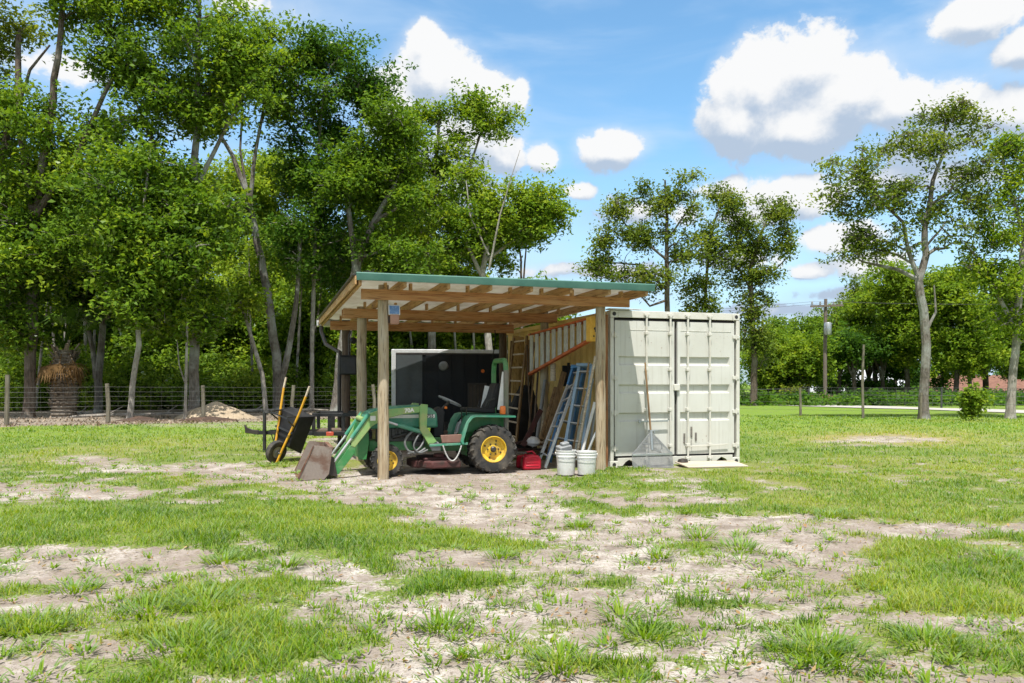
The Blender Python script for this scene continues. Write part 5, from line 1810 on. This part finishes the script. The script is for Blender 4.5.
    # bucket: curved shell between two side plates
    bk = [(2.42, .45), (2.46, .34), (2.475, .18), (2.49, .06), (2.56, .012), (2.88, .0)]
    W = .49
    vs, fs = [], []
    inner = [(x + (.018 if i < 4 else 0), z + (.012 if i >= 3 else 0)) for i, (x, z) in enumerate(bk)]
    m = MB().prism(bk + inner[::-1], -W, W, 'xz')
    m.span((2.82, -W - .01, -.004), (2.905, W + .01, .014))
    sh = m.build('bucket', M['rust'], root)
    for sg in (1, -1):
        MB().prism([(2.41, .46), (2.67, .49), (2.69, .47), (2.89, .03), (2.89, 0), (2.53, .0), (2.46, .08)], sg * W, sg * (W + .014), 'xz').build('side_plate', M['bucket_steel'], sh, .002)
        MB().prism([(2.67, .49), (2.695, .47), (2.905, .03), (2.875, .03)], sg * (W + .0145), sg * (W + .024), 'xz').build('edge_bar', M['rust'], sh)
    MB().span((2.40, -W, .43), (2.455, W, .47)).build('top_bar', M['rust'], sh, .004)
    m = MB()
    for sg in (1, -1):
        m.prism([(2.33, .02), (2.48, .06), (2.46, .34), (2.38, .30)], sg * .32, sg * .335, 'xz')
        m.prism([(2.33, .02), (2.48, .06), (2.46, .34), (2.38, .30)], sg * .395, sg * .41, 'xz')
    m.build('bucket_bracket', M['dark_metal'], root)
    # drawbar and lower links
    m = MB()
    m.bar((-.2, .18, .3), (-.62, .24, .28), .05, .03).bar((-.2, -.18, .3), (-.62, -.24, .28), .05, .03)
    m.build('hitch', M['dark_metal'], root)
    return root


make_tractor()
# white boards carried behind the seat
for (px, py0, py1, lab) in ((485.5, 412, 386, 'white board standing left of the tractor seat back'), (503, 410, 372, 'white board standing between the tractor seat and roll bar')):
    Y = 12.85 if px < 490 else 12.42
    a, b = at(px - 3, py0, Y), at(px + 2, py1, Y)
    o = MB().bar((0, 0, 0), b - a, .09, .02, (0, -1, 0)).build('white_board', M['white_plastic'], None, .003)
    o.location = a
    tag(o, lab, 'board')


# wheelbarrow, stood on its nose ------------------------------------------------
def make_wheelbarrow():
    Y = 13.75
    X = (275 - 512) / FPX * Y
    root = thing('wheelbarrow', 'black wheelbarrow upended on its wheel with yellow handles in the air', 'wheelbarrow', (X, Y, gz(X, Y)), R(-34))
    root.rotation_euler = (R(-9), R(15), R(-34))
    # local: x across, y away from the underside, z up (handles up)
    w = MB().lathe([(.10, -.04), (.15, -.055), (.19, -.045), (.20, -.02), (.20, .02), (.19, .045), (.15, .055), (.10, .04)], (0, -.05, .2), (1, 0, 0), 28).build('wheel', M['rubber'], root)
    MB().lathe([(.001, .035), (.03, .05), (.04, .025), (.095, .03), (.11, .04), (.11, -.04), (.095, -.03), (.04, -.025), (.03, -.05), (.001, -.035)], (0, -.05, .2), (1, 0, 0), 24).build('rim', M['grey_plastic'], w)
    for sg in (1, -1):
        MB().tube([(sg * .09, -.05, .02), (sg * .10, -.02, .3), (sg * .24, -.03, .95), (sg * .29, -.05, 1.28)], .021, 10).build('handle', M['yellow_handle'], root)
        MB().tube([(sg * .29, -.05, 1.28), (sg * .305, -.055, 1.46)], .019, 10).build('grip', M['plank_pale'], root)
    # tub: shell, mouth away from the camera
    bot = [(-.21, .36), (.21, .36), (.25, .90), (-.25, .90)]
    top = [(-.26, .27), (.26, .27), (.31, .97), (-.31, .97)]
    vs = [(x, .0, z) for x, z in bot] + [(x, .27, z) for x, z in top] + [(x * .93, .02, .7 + (z - .7) * .95) for x, z in bot] + [(x * .95, .275, .7 + (z - .7) * .97) for x, z in top]
    fs = [(0, 3, 2, 1)] + [(i, (i + 1) % 4, 4 + (i + 1) % 4, 4 + i) for i in range(4)] + [(8, 9, 10, 11)] + [(8 + i, 12 + i, 12 + (i + 1) % 4, 8 + (i + 1) % 4) for i in range(4)] + [(4 + i, 4 + (i + 1) % 4, 12 + (i + 1) % 4, 12 + i) for i in range(4)]
    MB().add(vs, fs).build('tub', M['black_plastic'], root, .02)
    m = MB()
    for sg in (1, -1):
        m.tube([(sg * .2, -.03, .72), (sg * .22, -.2, .80), (sg * .19, -.22, .86), (sg * .2, -.03, .9)], .013, 8)
        m.bar((sg * .12, -.015, .45), (sg * .24, .2, .33), .03, .012)
    m.bar((-.2, -.21, .83), (.2, -.21, .83), .02, .02)
    m.bar((-.23, -.02, .60), (.23, -.02, .60), .03, .03)
    m.build('leg_frame', M['black'], root)
    MB().tube([(-.11, -.05, .2), (.11, -.05, .2)], .012, 8).build('axle', M['galv'], root)


make_wheelbarrow()


# black utility trailer ----------------------------------------------------------
def make_utility_trailer():
    p = at(313, 438, 15.3)
    root = thing('utility_trailer', 'black steel utility trailer with its tongue and jack pointing left', 'trailer', (p.x, 15.35, 0), R(9))
    L, W = 1.55, 1.1
    m = MB()
    for y in (0, W):
        m.span((0, y - .03, .36), (L, y + .03, .44))
    for x in (0, .5, 1.0, L):
        m.span((x - .025, .03, .37), (x + .025, W - .03, .43))
    m.build('frame', M['black'], root, .004)
    m = MB()
    for k in range(7):
        m.span((.02, .05 + k * .145, .435), (L - .02, .05 + k * .145 + .13, .455))
    m.build('deck', M['post_dark'], root, .003)
    m = MB()
    for y in (0, W):
        m.span((-.03, y - .035, .73), (L, y + .035, .80))
        for x in (0, .30, .56, 1.05, L - .03):
            m.span((x - .035, y - .03, .44), (x + .035, y + .03, .73))
    m.span((-.03, .03, .74), (.03, W - .03, .80))
    m.build('side_rail', M['black'], root, .004)
    m = MB()
    tip = Vector((-1.08, W / 2, .40))
    m.bar((0, .08, .40), tip, .05, .07).bar((0, W - .08, .40), tip, .05, .07).bar((-.5, W / 2, .40), tip + Vector((-.1, 0, 0)), .07, .07)
    m.build('tongue', M['black'], root, .004)
    m = MB().prism([(-1.36, .40), (-1.1, .36), (-1.1, .45), (-1.22, .46), (-1.32, .50), (-1.36, .56), (-1.38, .55), (-1.36, .47)], W / 2 - .04, W / 2 + .04, 'xz')
    m.build('coupler', M['dark_metal'], root, .006)
    m = MB().tube([(-.98, W / 2 - .1, .02), (-.98, W / 2 - .1, .80)], .034, 12)
    m.lathe([(0, 0), (.09, 0), (.09, .015), (0, .015)], (-.98, W / 2 - .1, .015), (0, 0, 1), 14)
    m.tube([(-.98, W / 2 - .1, .78), (-.85, W / 2 - .12, .80), (-.84, W / 2 - .12, .74)], .012, 8)
    m.build('jack', M['black'], root)
    m = MB()
    m.tube([(-.72, W / 2, .44), (-.72, W / 2, .80), (-.62, W / 2, .84), (-.55, W / 2, .60), (-.3, W / 2, .42)], .02, 8)
    m.tube([(-.86, W / 2, .36), (-.8, W / 2, .15), (-.78, W / 2, .28)], .01, 8)
    m.span((-.9, W / 2 - .05, .41), (-.74, W / 2 + .05, .45))
    m.build('winch_post', M['black'], root)
    lp = MB().span((.24, -.06, .36), (.38, -.031, .44)).build('marker_lamp', M['lamp_red'], root, .008)
    lp['label'] = 'orange red marker lamp'
    for y in (-.14, W + .14):
        t = MB().lathe([(.13, -.07), (.2, -.08), (.25, -.07), (.262, -.04), (.262, .04), (.25, .07), (.2, .08), (.13, .07)], (.85, y, .262), (0, 1, 0), 28).build('wheel', M['rubber'], root)
        MB().lathe([(.001, .04), (.05, .045), (.09, .02), (.125, .05), (.14, .06), (.14, -.06), (.09, -.02), (.001, -.03)], (.85, y, .262), (0, 1, 0), 24).build('rim', M['grey_plastic'], t)


make_utility_trailer()


# enclosed trailer at the back ------------------------------------------------------
def make_box_trailer():
    Y = 18.7
    X = (391.5 - 512) / FPX * Y
    root = thing('enclosed_trailer', 'black enclosed cargo trailer with white edge trim parked behind the shed', 'trailer', (X, Y, 0), R(9))
    L, W, z0, z1 = 3.7, 1.7, .45, 2.17
    MB().span((0.03, .012, z0), (L, W, z1 - .03)).build('body', M['gloss_black'], root, .01)
    MB().span((.11, -.004, z0 + .02), (.72, .010, z1 - .12)).build('front_panel', M['charcoal'], root, .003)
    m = MB()
    n = 9
    for k in range(n):
        x = .80 + (L - .9) * k / n
        m.span((x, -.004, z0 + .05), (x + (L - .9) / n - .02, .0105, z1 - .14))
    m.build('side_panel', M['gloss_black'], root, .003)
    m = MB()
    m.span((0, -.016, z0 - .02), (.10, .0, z1))
    m.span((.1, -.016, z1 - .085), (L + .01, .0, z1))
    m.span((0, 0, z1 - .03), (L + .01, W, z1))
    m.build('corner_trim', M['white_trim'], root, .008)
    MB().span((.1, -.01, z1 - .118), (L, -.001, z1 - .086)).build('shadow_gap', M['gasket'], root)
    MB().lathe([(0, .06), (.08, .055), (.11, .02), (.115, 0)], (1.22, -.004, 1.78), (0, -1, 0), 20).build('round_vent', M['grey_plastic'], root)
    MB().lathe([(0, .03), (.035, .025), (.045, 0)], (2.16, -.004, 1.66), (0, -1, 0), 14).build('marker_light', M['orange'], root)
    m = MB()
    m.span((1.83, -.03, .6), (2.22, -.006, 1.34))
    f = m.build('side_hatch', M['brown_panel'], root, .006)
    m = MB()
    m.span((1.80, -.034, 1.34), (2.25, -.004, 1.38)).span((1.80, -.034, .56), (1.83, -.004, 1.34)).span((2.22, -.034, .56), (2.25, -.004, 1.34))
    for k in range(4):
        m.span((1.90 + k * .08, -.036, .62), (1.925 + k * .08, -.0305, 1.32))
    m.build('hatch_frame', M['dark_metal'], f)
    for x in (1.5, 2.4):
        t = MB().lathe([(.17, -.09), (.26, -.1), (.32, -.08), (.33, -.04), (.33, .04), (.32, .08), (.26, .1), (.17, .09)], (x, .14, .33), (0, 1, 0), 28).build('wheel', M['rubber'], root)
        MB().lathe([(.001, -.05), (.06, -.06), (.12, -.04), (.17, -.08), (.18, -.07)], (x, .14, .33), (0, 1, 0), 24).build('rim', M['white_trim'], t)


make_box_trailer()


# ------------------------------------------------------------------ fences
def fence(name, label, pts, h, wires, post_r, wire_r, mat_post, mat_wire, stay=None, heights=None, group=None):
    x0, y0 = pts[0]
    root = thing(name, label, 'fence', (x0, y0, gz(x0, y0)), 0, group)
    z0 = gz(x0, y0)
    rr = random.Random(len(pts))
    for i, (x, y) in enumerate(pts):
        hh = heights[i] if heights else h
        b = Vector((x - x0, y - y0, gz(x, y) - z0))
        MB().tube([b + Vector((0, 0, -.1)), b + Vector((rr.uniform(-.03, .03), 0, hh * .5)), b + Vector((rr.uniform(-.05, .05), 0, hh))], [post_r * 1.05, post_r, post_r * .95], 10).build('post', mat_post, root)
    m = MB()
    for w in wires:
        q = [Vector((x - x0, y - y0 - post_r, gz(x, y) - z0 + w)) for x, y in pts]
        o = []
        for a, b in zip(q[:-1], q[1:]):
            o += [a, a.lerp(b, .5) + Vector((0, 0, -.015))]
        o.append(q[-1])
        m.tube(o, wire_r, 4, False)
    if stay:
        for (ax, ay), (bx, by) in zip(pts[:-1], pts[1:]):
            n = max(1, int(math.hypot(bx - ax, by - ay) / stay))
            for k in range(n):
                f = k / n
                x, y = ax + (bx - ax) * f, ay + (by - ay) * f
                b = Vector((x - x0, y - y0 - post_r, gz(x, y) - z0))
                m.tube([b + Vector((0, 0, wires[0])), b + Vector((0, 0, wires[-1]))], wire_r * .8, 3, False)
    m.build('wire_mesh', mat_wire, root)
    return root


fence('wire_fence', 'wire mesh fence on round wooden posts along the edge of the left wood',
      [(-24.1, 20.4), (-20.05, 22.8), (-16.0, 25.2), (-13.6, 26.8), (-11.05, 28.5), (-8.3, 30.1), (-5.5, 31.7), (-2.7, 33.4), (.2, 35), (3, 36.7)], 1.32,
      [.1, .26, .42, .58, .74, .9, 1.06, 1.22], .07, .0032, M['fence_post'], M['wire'], .32, heights=[1.3, 1.3, 1.62, 1.33, 1.28, 1.3, 1.3, 1.3, 1.3, 1.3])
fence('wire_fence', 'sparse wire fence on dark posts across the right lawn, one post very tall',
      [(9.0, 33.4), (11.6, 32.0), (13.5, 30.6), (15.1, 29.4), (18.6, 28.2), (23, 26.6)], 1.2, [.3, .6, .9, 1.1], .05, .004, M['fence_post'], M['wire_dark'], None, heights=[1.2, 1.15, 2.85, 1.0, 1.2, 1.2])
fence('chain_link_fence', 'low dark chain link fence in front of the hedgerow beyond the road',
      [(10, 64), (14, 56.5), (18.5, 49.6), (23.2, 43), (28, 36), (33, 28)], 1.15, [.1, .3, .5, .7, .9, 1.1], .05, .01, M['wire_dark'], M['wire_dark'], .5)


# heap of sand and dark mulch behind the wire fence ----------------------------------
def heap(name, label, cat, mat, px, Y, rx, ry, h, seed):
    X = (px - 512) / FPX * Y
    z0 = gz(X, Y)
    n = 44
    g = np.linspace(-1.15, 1.15, n)
    U, V = np.meshgrid(g, g)
    r = np.hypot(U, V)
    Z = h * np.clip(1 - r, 0, 1) ** .85 * (.75 + .6 * fbm(U * 2.2 + seed, V * 2.2, seed, 4)) - .03 * sstep(.9, 1.1, r)
    Z += .05 * h * (fbm(U * 9, V * 9, seed + 5, 3) - .5) * (r < 1)
    v = np.stack([U.ravel() * rx, V.ravel() * ry, Z.ravel()], 1)
    i = np.arange(n * n).reshape(n, n)
    q = np.stack([i[:-1, :-1], i[:-1, 1:], i[1:, 1:], i[1:, :-1]], -1).reshape(-1)
    o = np_mesh(name, v, q, np.full(len(q) // 4, 4), mat, smooth=True)
    o.location = (X, Y, z0 - .01)
    return tag(o, label, cat)


heap('sand_heap', 'pale heap of sand behind the wire fence', 'sand heap', M['sand_heap'], 216, 30.4, 1.6, 1.1, .62, 3)
heap('mulch_heap', 'low dark heap of mulch at the wire fence right of the sapling', 'mulch heap', M['dirt_heap'], 208, 28.6, 1.2, .8, .2, 4)
heap('mulch_heap', 'reddish low heap round the foot of the slim bent trunk', 'mulch heap', M['dirt_heap'], 140, 28.2, 1.0, .7, .17, 5)

# fallen logs and dry branches between fence and wood
rr = random.Random(9)
for k, (px, Y, L, r, a, lab) in enumerate([(100, 31, 3.2, .07, 12, 'long fallen branch left of the slim bent trunk'), (75, 33, 2.4, .06, -20, 'fallen branch at the foot of the palm'),
                                           (160, 33, 2.6, .06, 8, 'fallen branch right of the slim bent trunk'), (250, 36, 3.0, .09, -10, 'fallen log right of the sand heap'), (300, 36, 2.5, .08, 14, 'fallen log behind the yellow handles')]):
    X = (px - 512) / FPX * Y
    d = Vector((math.cos(R(a)), math.sin(R(a)), .04)) * L / 2
    m = MB().tube([-d, -d * .3 + Vector((0, .05, .04)), d * .4 + Vector((0, -.04, .05)), d], [r, r * .9, r * .75, r * .4], 8)
    m.tube([d * .1, d * .4 + Vector((.1, .2, .35))], [r * .5, r * .2], 6)
    o = m.build('fallen_branch', M['bark_pale'])
    o.location = (X, Y, gz(X, Y) + r * .7)
    tag(o, lab, 'branch', 'fallen branches along the wire fence')


# ------------------------------------------------------------------ houses, pole
def house(name, label, X, Y, w, d, zb, eave, ridge, wall, roof, rz, wins):
    root = thing(name, label, 'house', (X, Y, zb), rz)
    wl = MB().span((-w / 2, 0, 0), (w / 2, d, eave)).build('wall', wall, root)
    o = .5
    rl = w * .22
    e = eave - .05
    vs = [(-w / 2 - o, -o, e), (w / 2 + o, -o, e), (w / 2 + o, d + o, e), (-w / 2 - o, d + o, e), (-w / 2 + rl, d / 2, ridge), (w / 2 - rl, d / 2, ridge)]
    fs = [(0, 1, 5, 4), (1, 2, 5), (2, 3, 4, 5), (3, 0, 4), (3, 2, 1, 0)]
    rf = MB().add(vs, fs).build('roof', roof, root, smooth=False)
    m = MB()
    if roof == M['roof_metal']:
        for k in range(1, int(w / .9)):
            x = -w / 2 + k * .9
            f0 = max(0, min(1, (x + w / 2) / rl, (w / 2 - x) / rl))
            a = Vector((x, -o, e + .02)); b = Vector((x, -o + (d / 2 + o) * f0, e + (ridge - e) * f0 + .02))
            m.bar(a, b, .05, .03)
        m.build('standing_seam', roof, rf)
    MB().span((-w / 2 - o, -o - .02, e - .16), (w / 2 + o, -o, e + .02)).build('fascia', M['white_trim'] if roof == M['roof_metal'] else M['house_wall'], root)
    for (x, ww, z0, z1) in wins:
        f = MB().span((x - ww / 2 - .08, -.05, z0 - .08), (x + ww / 2 + .08, -.005, z1 + .08)).build('window', M['white_trim'], root)
        MB().span((x - ww / 2, -.06, z0), (x + ww / 2, -.051, z1)).build('pane', M['glass'], f)
    return root


p = at(868, 391, 92)
house('house', 'far pale house with a white metal hip roof behind dark trunks', p.x, 92, 12, 8, p.z - 2.5, 2.5, 5.0, M['house_wall'], M['roof_metal'], R(-8), [(-4, 1.4, .9, 2.0), (-.5, 1.8, .9, 2.0), (3, 1.2, .9, 2.0)])
p = at(985, 392, 84)
house('house', 'far tan house with a brown shingle roof at the right edge', p.x, 84, 13, 8, p.z - 2.3, 2.3, 4.1, M['house_wall_tan'], M['roof_brown'], R(-14), [(-4.4, 1.4, .8, 1.9), (-.5, 1.6, .8, 1.9), (4, 1.4, .8, 1.9)])


def utility_pole():
    Y = 52.5
    X = (825 - 512) / FPX * Y
    zb = gz(X, Y)
    zt = at(825, 299, Y).z
    root = thing('utility_pole', 'tall brown utility pole with a crossarm and a grey transformer can', 'utility pole', (X, Y, zb), R(4))
    H = zt - zb
    MB().tube([(0, 0, -.2), (0, 0, H * .5), (0.05, 0, H)], [.135, .12, .10], 12).build('pole', M['pole_wood'], root)
    MB().bar((-1.05, -.16, H - .5), (1.15, -.16, H - .42), .1, .13).build('crossarm', M['pole_wood'], root)
    m = MB()
    for x in (-.95, -.4, .5, 1.05):
        m.lathe([(0, 0), (.05, 0), (.07, .06), (.05, .12), (.06, .2), (0, .24)], (x, -.16, H - .4), (0, 0, 1), 10)
    m.build('insulator', M['grey_plastic'], root)
    m = MB().lathe([(0, 0), (.2, 0), (.23, .05), (.23, .75), (.2, .82), (0, .84)], (.0, -.42, H - 2.4), (0, 0, 1), 18)
    m.build('transformer', M['galv'], root)
    m = MB()
    for x, dx in ((-.95, 0), (1.05, 0)):
        for sx in (-1, 1):
            pts = []
            for k in range(9):
                f = k / 8
                pts.append((x + sx * 34 * f, -.16 + sx * 12 * f * -1, H - .2 - 2.2 * (f - f * f) - (.3 * f if sx < 0 else 0)))
            m.tube(pts, .008, 4, False)
    m.build('power_line', M['black'], root)


utility_pole()
# low heap of reddish stakes at the pole, white scrap in front
Y = 50.5
X = (821 - 512) / FPX * Y
t_ = thing('stake_pile', 'pile of reddish stakes beside the small bright oak on the far lawn', 'pile', (X, Y, gz(X, Y)), 0)
rr = random.Random(5)
m = MB()
for k in range(26):
    x = rr.uniform(-.75, .75)
    m.bar((x, rr.uniform(-.2, .2), 0), (x + rr.uniform(-.15, .15), rr.uniform(-.1, .3), rr.uniform(.4, .75)), .07, .04)
m.build('stakes', solid('reddish_stakes', (.34, .18, .12), (.22, .12, .09)), t_)

# ------------------------------------------------------------------ world
def world():
    w = bpy.data.worlds.new('World')
    SC.world = w
    w.use_nodes = True
    nt = w.node_tree
    nt.nodes.clear()
    t = NT(nt)
    sky = t.n('ShaderNodeTexSky', sky_type='NISHITA', sun_disc=False, sun_elevation=R(SUN_EL), sun_rotation=R(180 - SUN_AZ), altitude=20, air_density=1.0, dust_density=.8, ozone_density=2.2)
    g = bpy.data.node_groups.new('cloud_field', 'ShaderNodeTree')
    g.interface.new_socket('uv', in_out='INPUT', socket_type='NodeSocketVector')
    g.interface.new_socket('field', in_out='OUTPUT', socket_type='NodeSocketFloat')
    g.interface.new_socket('soft', in_out='OUTPUT', socket_type='NodeSocketFloat')
    T = NT(g)
    gi, go = g.nodes.new('NodeGroupInput'), g.nodes.new('NodeGroupOutput')
    uv = gi.outputs[0]
    blobs = [(430, 72, 48, 40, 1), (482, 95, 40, 36, 1), (395, 105, 42, 45, 1), (424, 44, 22, 26, 1), (470, 140, 55, 40, 1), (505, 160, 24, 18, .8), (520, 95, 10, 18, .6), (450, 190, 60, 30, .8),
             (612, 150, 42, 22, .95), (543, 158, 18, 18, .9), (578, 192, 17, 9, .8),
             (760, 82, 50, 52, 1), (805, 66, 52, 42, 1), (850, 95, 52, 42, 1), (735, 125, 42, 36, .95), (900, 108, 55, 30, .95), (955, 108, 45, 30, 1), (1010, 115, 45, 32, 1), (800, 130, 85, 34, 1), (940, 140, 80, 26, .7),
             (985, 14, 62, 30, 1), (1030, 45, 40, 26, .9), (790, 198, 60, 26, .85), (835, 238, 50, 17, .85), (815, 272, 24, 11, .8), (765, 216, 44, 17, .7), (730, 260, 60, 12, .5), (870, 265, 60, 14, .55),
             (600, 272, 80, 9, .55), (722, 190, 36, 12, .5), (560, 270, 36, 9, .6), (900, 180, 120, 18, .5), (840, 295, 60, 10, .5), (790, 310, 70, 10, .5), (650, 215, 60, 14, .35), (250, 5, 60, 14, .35), (20, 60, 80, 16, .3)]
    cur = None
    for px, py, rx, ry, a in blobs:
        u = (px - 512) / FPX
        az = math.atan(u)
        el = (HZ - py) / FPX * math.cos(az)
        k = math.cos(az) ** 2
        sub = T.n('ShaderNodeVectorMath', {0: uv, 1: (az, el, 0)}, operation='SUBTRACT').outputs[0]
        mul = T.n('ShaderNodeVectorMath', {0: sub, 1: (FPX / rx / k / 1.05, FPX / ry / 1.05 / math.cos(az), 0)}, operation='MULTIPLY').outputs[0]
        ln = T.n('ShaderNodeVectorMath', {0: mul}, operation='LENGTH').outputs['Value']
        v = T.math('MULTIPLY_ADD', ln, -1.0 * a, 1.0 * a)
        cur = v if cur is None else T.math('SMOOTH_MAX', cur, v, .3)
    # unseen clouds out of frame, thickened to add fill light
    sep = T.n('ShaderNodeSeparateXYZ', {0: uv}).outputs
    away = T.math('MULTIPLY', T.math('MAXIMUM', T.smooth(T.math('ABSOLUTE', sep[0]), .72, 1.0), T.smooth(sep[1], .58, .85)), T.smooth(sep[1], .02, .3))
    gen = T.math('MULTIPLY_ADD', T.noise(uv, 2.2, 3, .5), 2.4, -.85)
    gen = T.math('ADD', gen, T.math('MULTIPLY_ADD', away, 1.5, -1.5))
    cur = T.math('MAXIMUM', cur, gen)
    n1 = T.noise(uv, 13.0, 7, .58, .25)
    n2 = T.noise(uv, 42.0, 5, .6, .1)
    f = T.math('ADD', cur, T.math('MULTIPLY_ADD', n1, 1.5, -.75))
    f = T.math('ADD', f, T.math('MULTIPLY_ADD', n2, .5, -.25))
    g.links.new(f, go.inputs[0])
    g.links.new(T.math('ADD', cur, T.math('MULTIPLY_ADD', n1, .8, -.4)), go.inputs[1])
    d = t.n('ShaderNodeSeparateXYZ', {0: t.n('ShaderNodeTexCoord').outputs['Generated']}).outputs
    az = t.math('ARCTAN2', d[0], d[1])
    hyp = t.math('SQRT', t.math('ADD', t.math('MULTIPLY', d[0], d[0]), t.math('MULTIPLY', d[1], d[1])))
    el = t.math('DIVIDE', d[2], t.math('MAXIMUM', hyp, .03))
    uv0 = t.n('ShaderNodeCombineXYZ', {0: az, 1: el, 2: 0.0}).outputs[0]

    def field(du, dv):
        gn = t.n('ShaderNodeGroup', node_tree=g)
        v = t.n('ShaderNodeVectorMath', {0: uv0, 1: (du, dv, 0)}, operation='ADD').outputs[0]
        nt.links.new(v, gn.inputs[0])
        return gn.outputs[0], gn.outputs[1]
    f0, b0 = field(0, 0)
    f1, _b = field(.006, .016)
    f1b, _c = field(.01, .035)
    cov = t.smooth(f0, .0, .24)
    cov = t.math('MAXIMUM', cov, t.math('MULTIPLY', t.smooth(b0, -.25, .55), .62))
    num = den = None
    for px, py, rx, ry in ((840, 92, 170, 82), (450, 100, 95, 85), (612, 150, 45, 26), (543, 158, 22, 22), (578, 192, 20, 11), (985, 10, 66, 34), (1030, 45, 44, 28), (790, 203, 75, 28), (835, 245, 60, 20), (765, 218, 45, 18)):
        a_ = math.atan((px - 512) / FPX)
        e_ = (HZ - py) / FPX * math.cos(a_)
        q = t.n('ShaderNodeVectorMath', {0: uv0, 1: (a_, e_, 0)}, operation='SUBTRACT').outputs[0]
        q = t.n('ShaderNodeVectorMath', {0: q, 1: (FPX / rx / math.cos(a_) ** 2, FPX / ry / math.cos(a_), 0)}, operation='MULTIPLY').outputs[0]
        ln = t.n('ShaderNodeVectorMath', {0: q}, operation='LENGTH').outputs['Value']
        w_ = t.math('POWER', t.math('MAXIMUM', t.math('SUBTRACT', 1.7, ln), .002), 2.0)
        yl = t.math('MULTIPLY', t.n('ShaderNodeSeparateXYZ', {0: q}).outputs[1], w_)
        num = yl if num is None else t.math('ADD', num, yl)
        den = w_ if den is None else t.math('ADD', den, w_)
    shade = t.math('DIVIDE', num, den)
    lit = t.math('ADD', t.math('MULTIPLY', t.math('SUBTRACT', t.math('MULTIPLY', f0, 2.0), t.math('ADD', f1, f1b)), .9), t.math('MULTIPLY', shade, t.smooth(el, .10, .30, .35, .85)))
    lit = t.math('ADD', lit, t.smooth(el, .10, .26, .5, .0))
    lit = t.smooth(lit, -.85, .45)
    white = t.mix(lit, (3.3, 4.05, 5.1, 1), (6.55, 6.6, 6.65, 1))
    hazef = t.smooth(el, .0, .34, .68, .0)
    wisp = t.smooth(t.noise(t.n('ShaderNodeVectorMath', {0: uv0, 1: (1, 3.0, 0)}, operation='MULTIPLY').outputs[0], 3.0, 5, .55, .5), .42, .75, 0, .55)
    skyc = t.mix(1.0, sky.outputs[0], (SKY_R, SKY_G, SKY_B, 1), 'MULTIPLY')
    skyc = t.mix(t.math('ADD', hazef, wisp, clamp=True), skyc, (4.5, 5.6, 7.0, 1))
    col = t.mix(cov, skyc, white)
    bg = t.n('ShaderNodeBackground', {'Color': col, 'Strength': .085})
    out = t.n('ShaderNodeOutputWorld')
    nt.links.new(bg.outputs[0], out.inputs[0])
    w.cycles.sampling_method = 'MANUAL'
    w.cycles.sample_map_resolution = 512


SKY_R, SKY_G, SKY_B = 1.2, 1.6, 1.62
world()

# ------------------------------------------------------------------ sun, camera
sl = bpy.data.lights.new('sun', 'SUN')
sl.energy = 4.2
sl.angle = R(.53)
sl.color = (1.0, .965, .91)
so = bpy.data.objects.new('sun', sl)
COL.objects.link(so)
el, az = R(SUN_EL), R(SUN_AZ)
to_sun = Vector((math.sin(az) * math.cos(el), -math.cos(az) * math.cos(el), math.sin(el)))
so.rotation_euler = to_sun.to_track_quat('Z', 'Y').to_euler()
so.location = to_sun * 60

cd = bpy.data.cameras.new('camera')
cd.sensor_width = 36
cd.lens = FPX / 1024 * 36
cd.shift_y = (HZ - 341.5) / 1024
cd.clip_start = .1
cd.clip_end = 3000
co = bpy.data.objects.new('camera', cd)
COL.objects.link(co)
co.location = (0, 0, EYE)
co.rotation_euler = (R(90), 0, 0)
SC.camera = co

SC.view_settings.view_transform = 'Standard'
SC.view_settings.look = 'None'
SC.view_settings.exposure = .78
SC.view_settings.gamma = 1.0
SC.view_settings.use_curve_mapping = False
cy = SC.cycles
cy.use_adaptive_sampling = True
cy.adaptive_threshold = .02
cy.max_bounces = 6
cy.diffuse_bounces = 3
cy.glossy_bounces = 3
cy.transmission_bounces = 4
cy.sample_clamp_indirect = 6
cy.caustics_reflective = cy.caustics_refractive = False
cy.use_denoising = True
try:
    cy.denoiser = 'OPENIMAGEDENOISE'
except Exception:
    pass
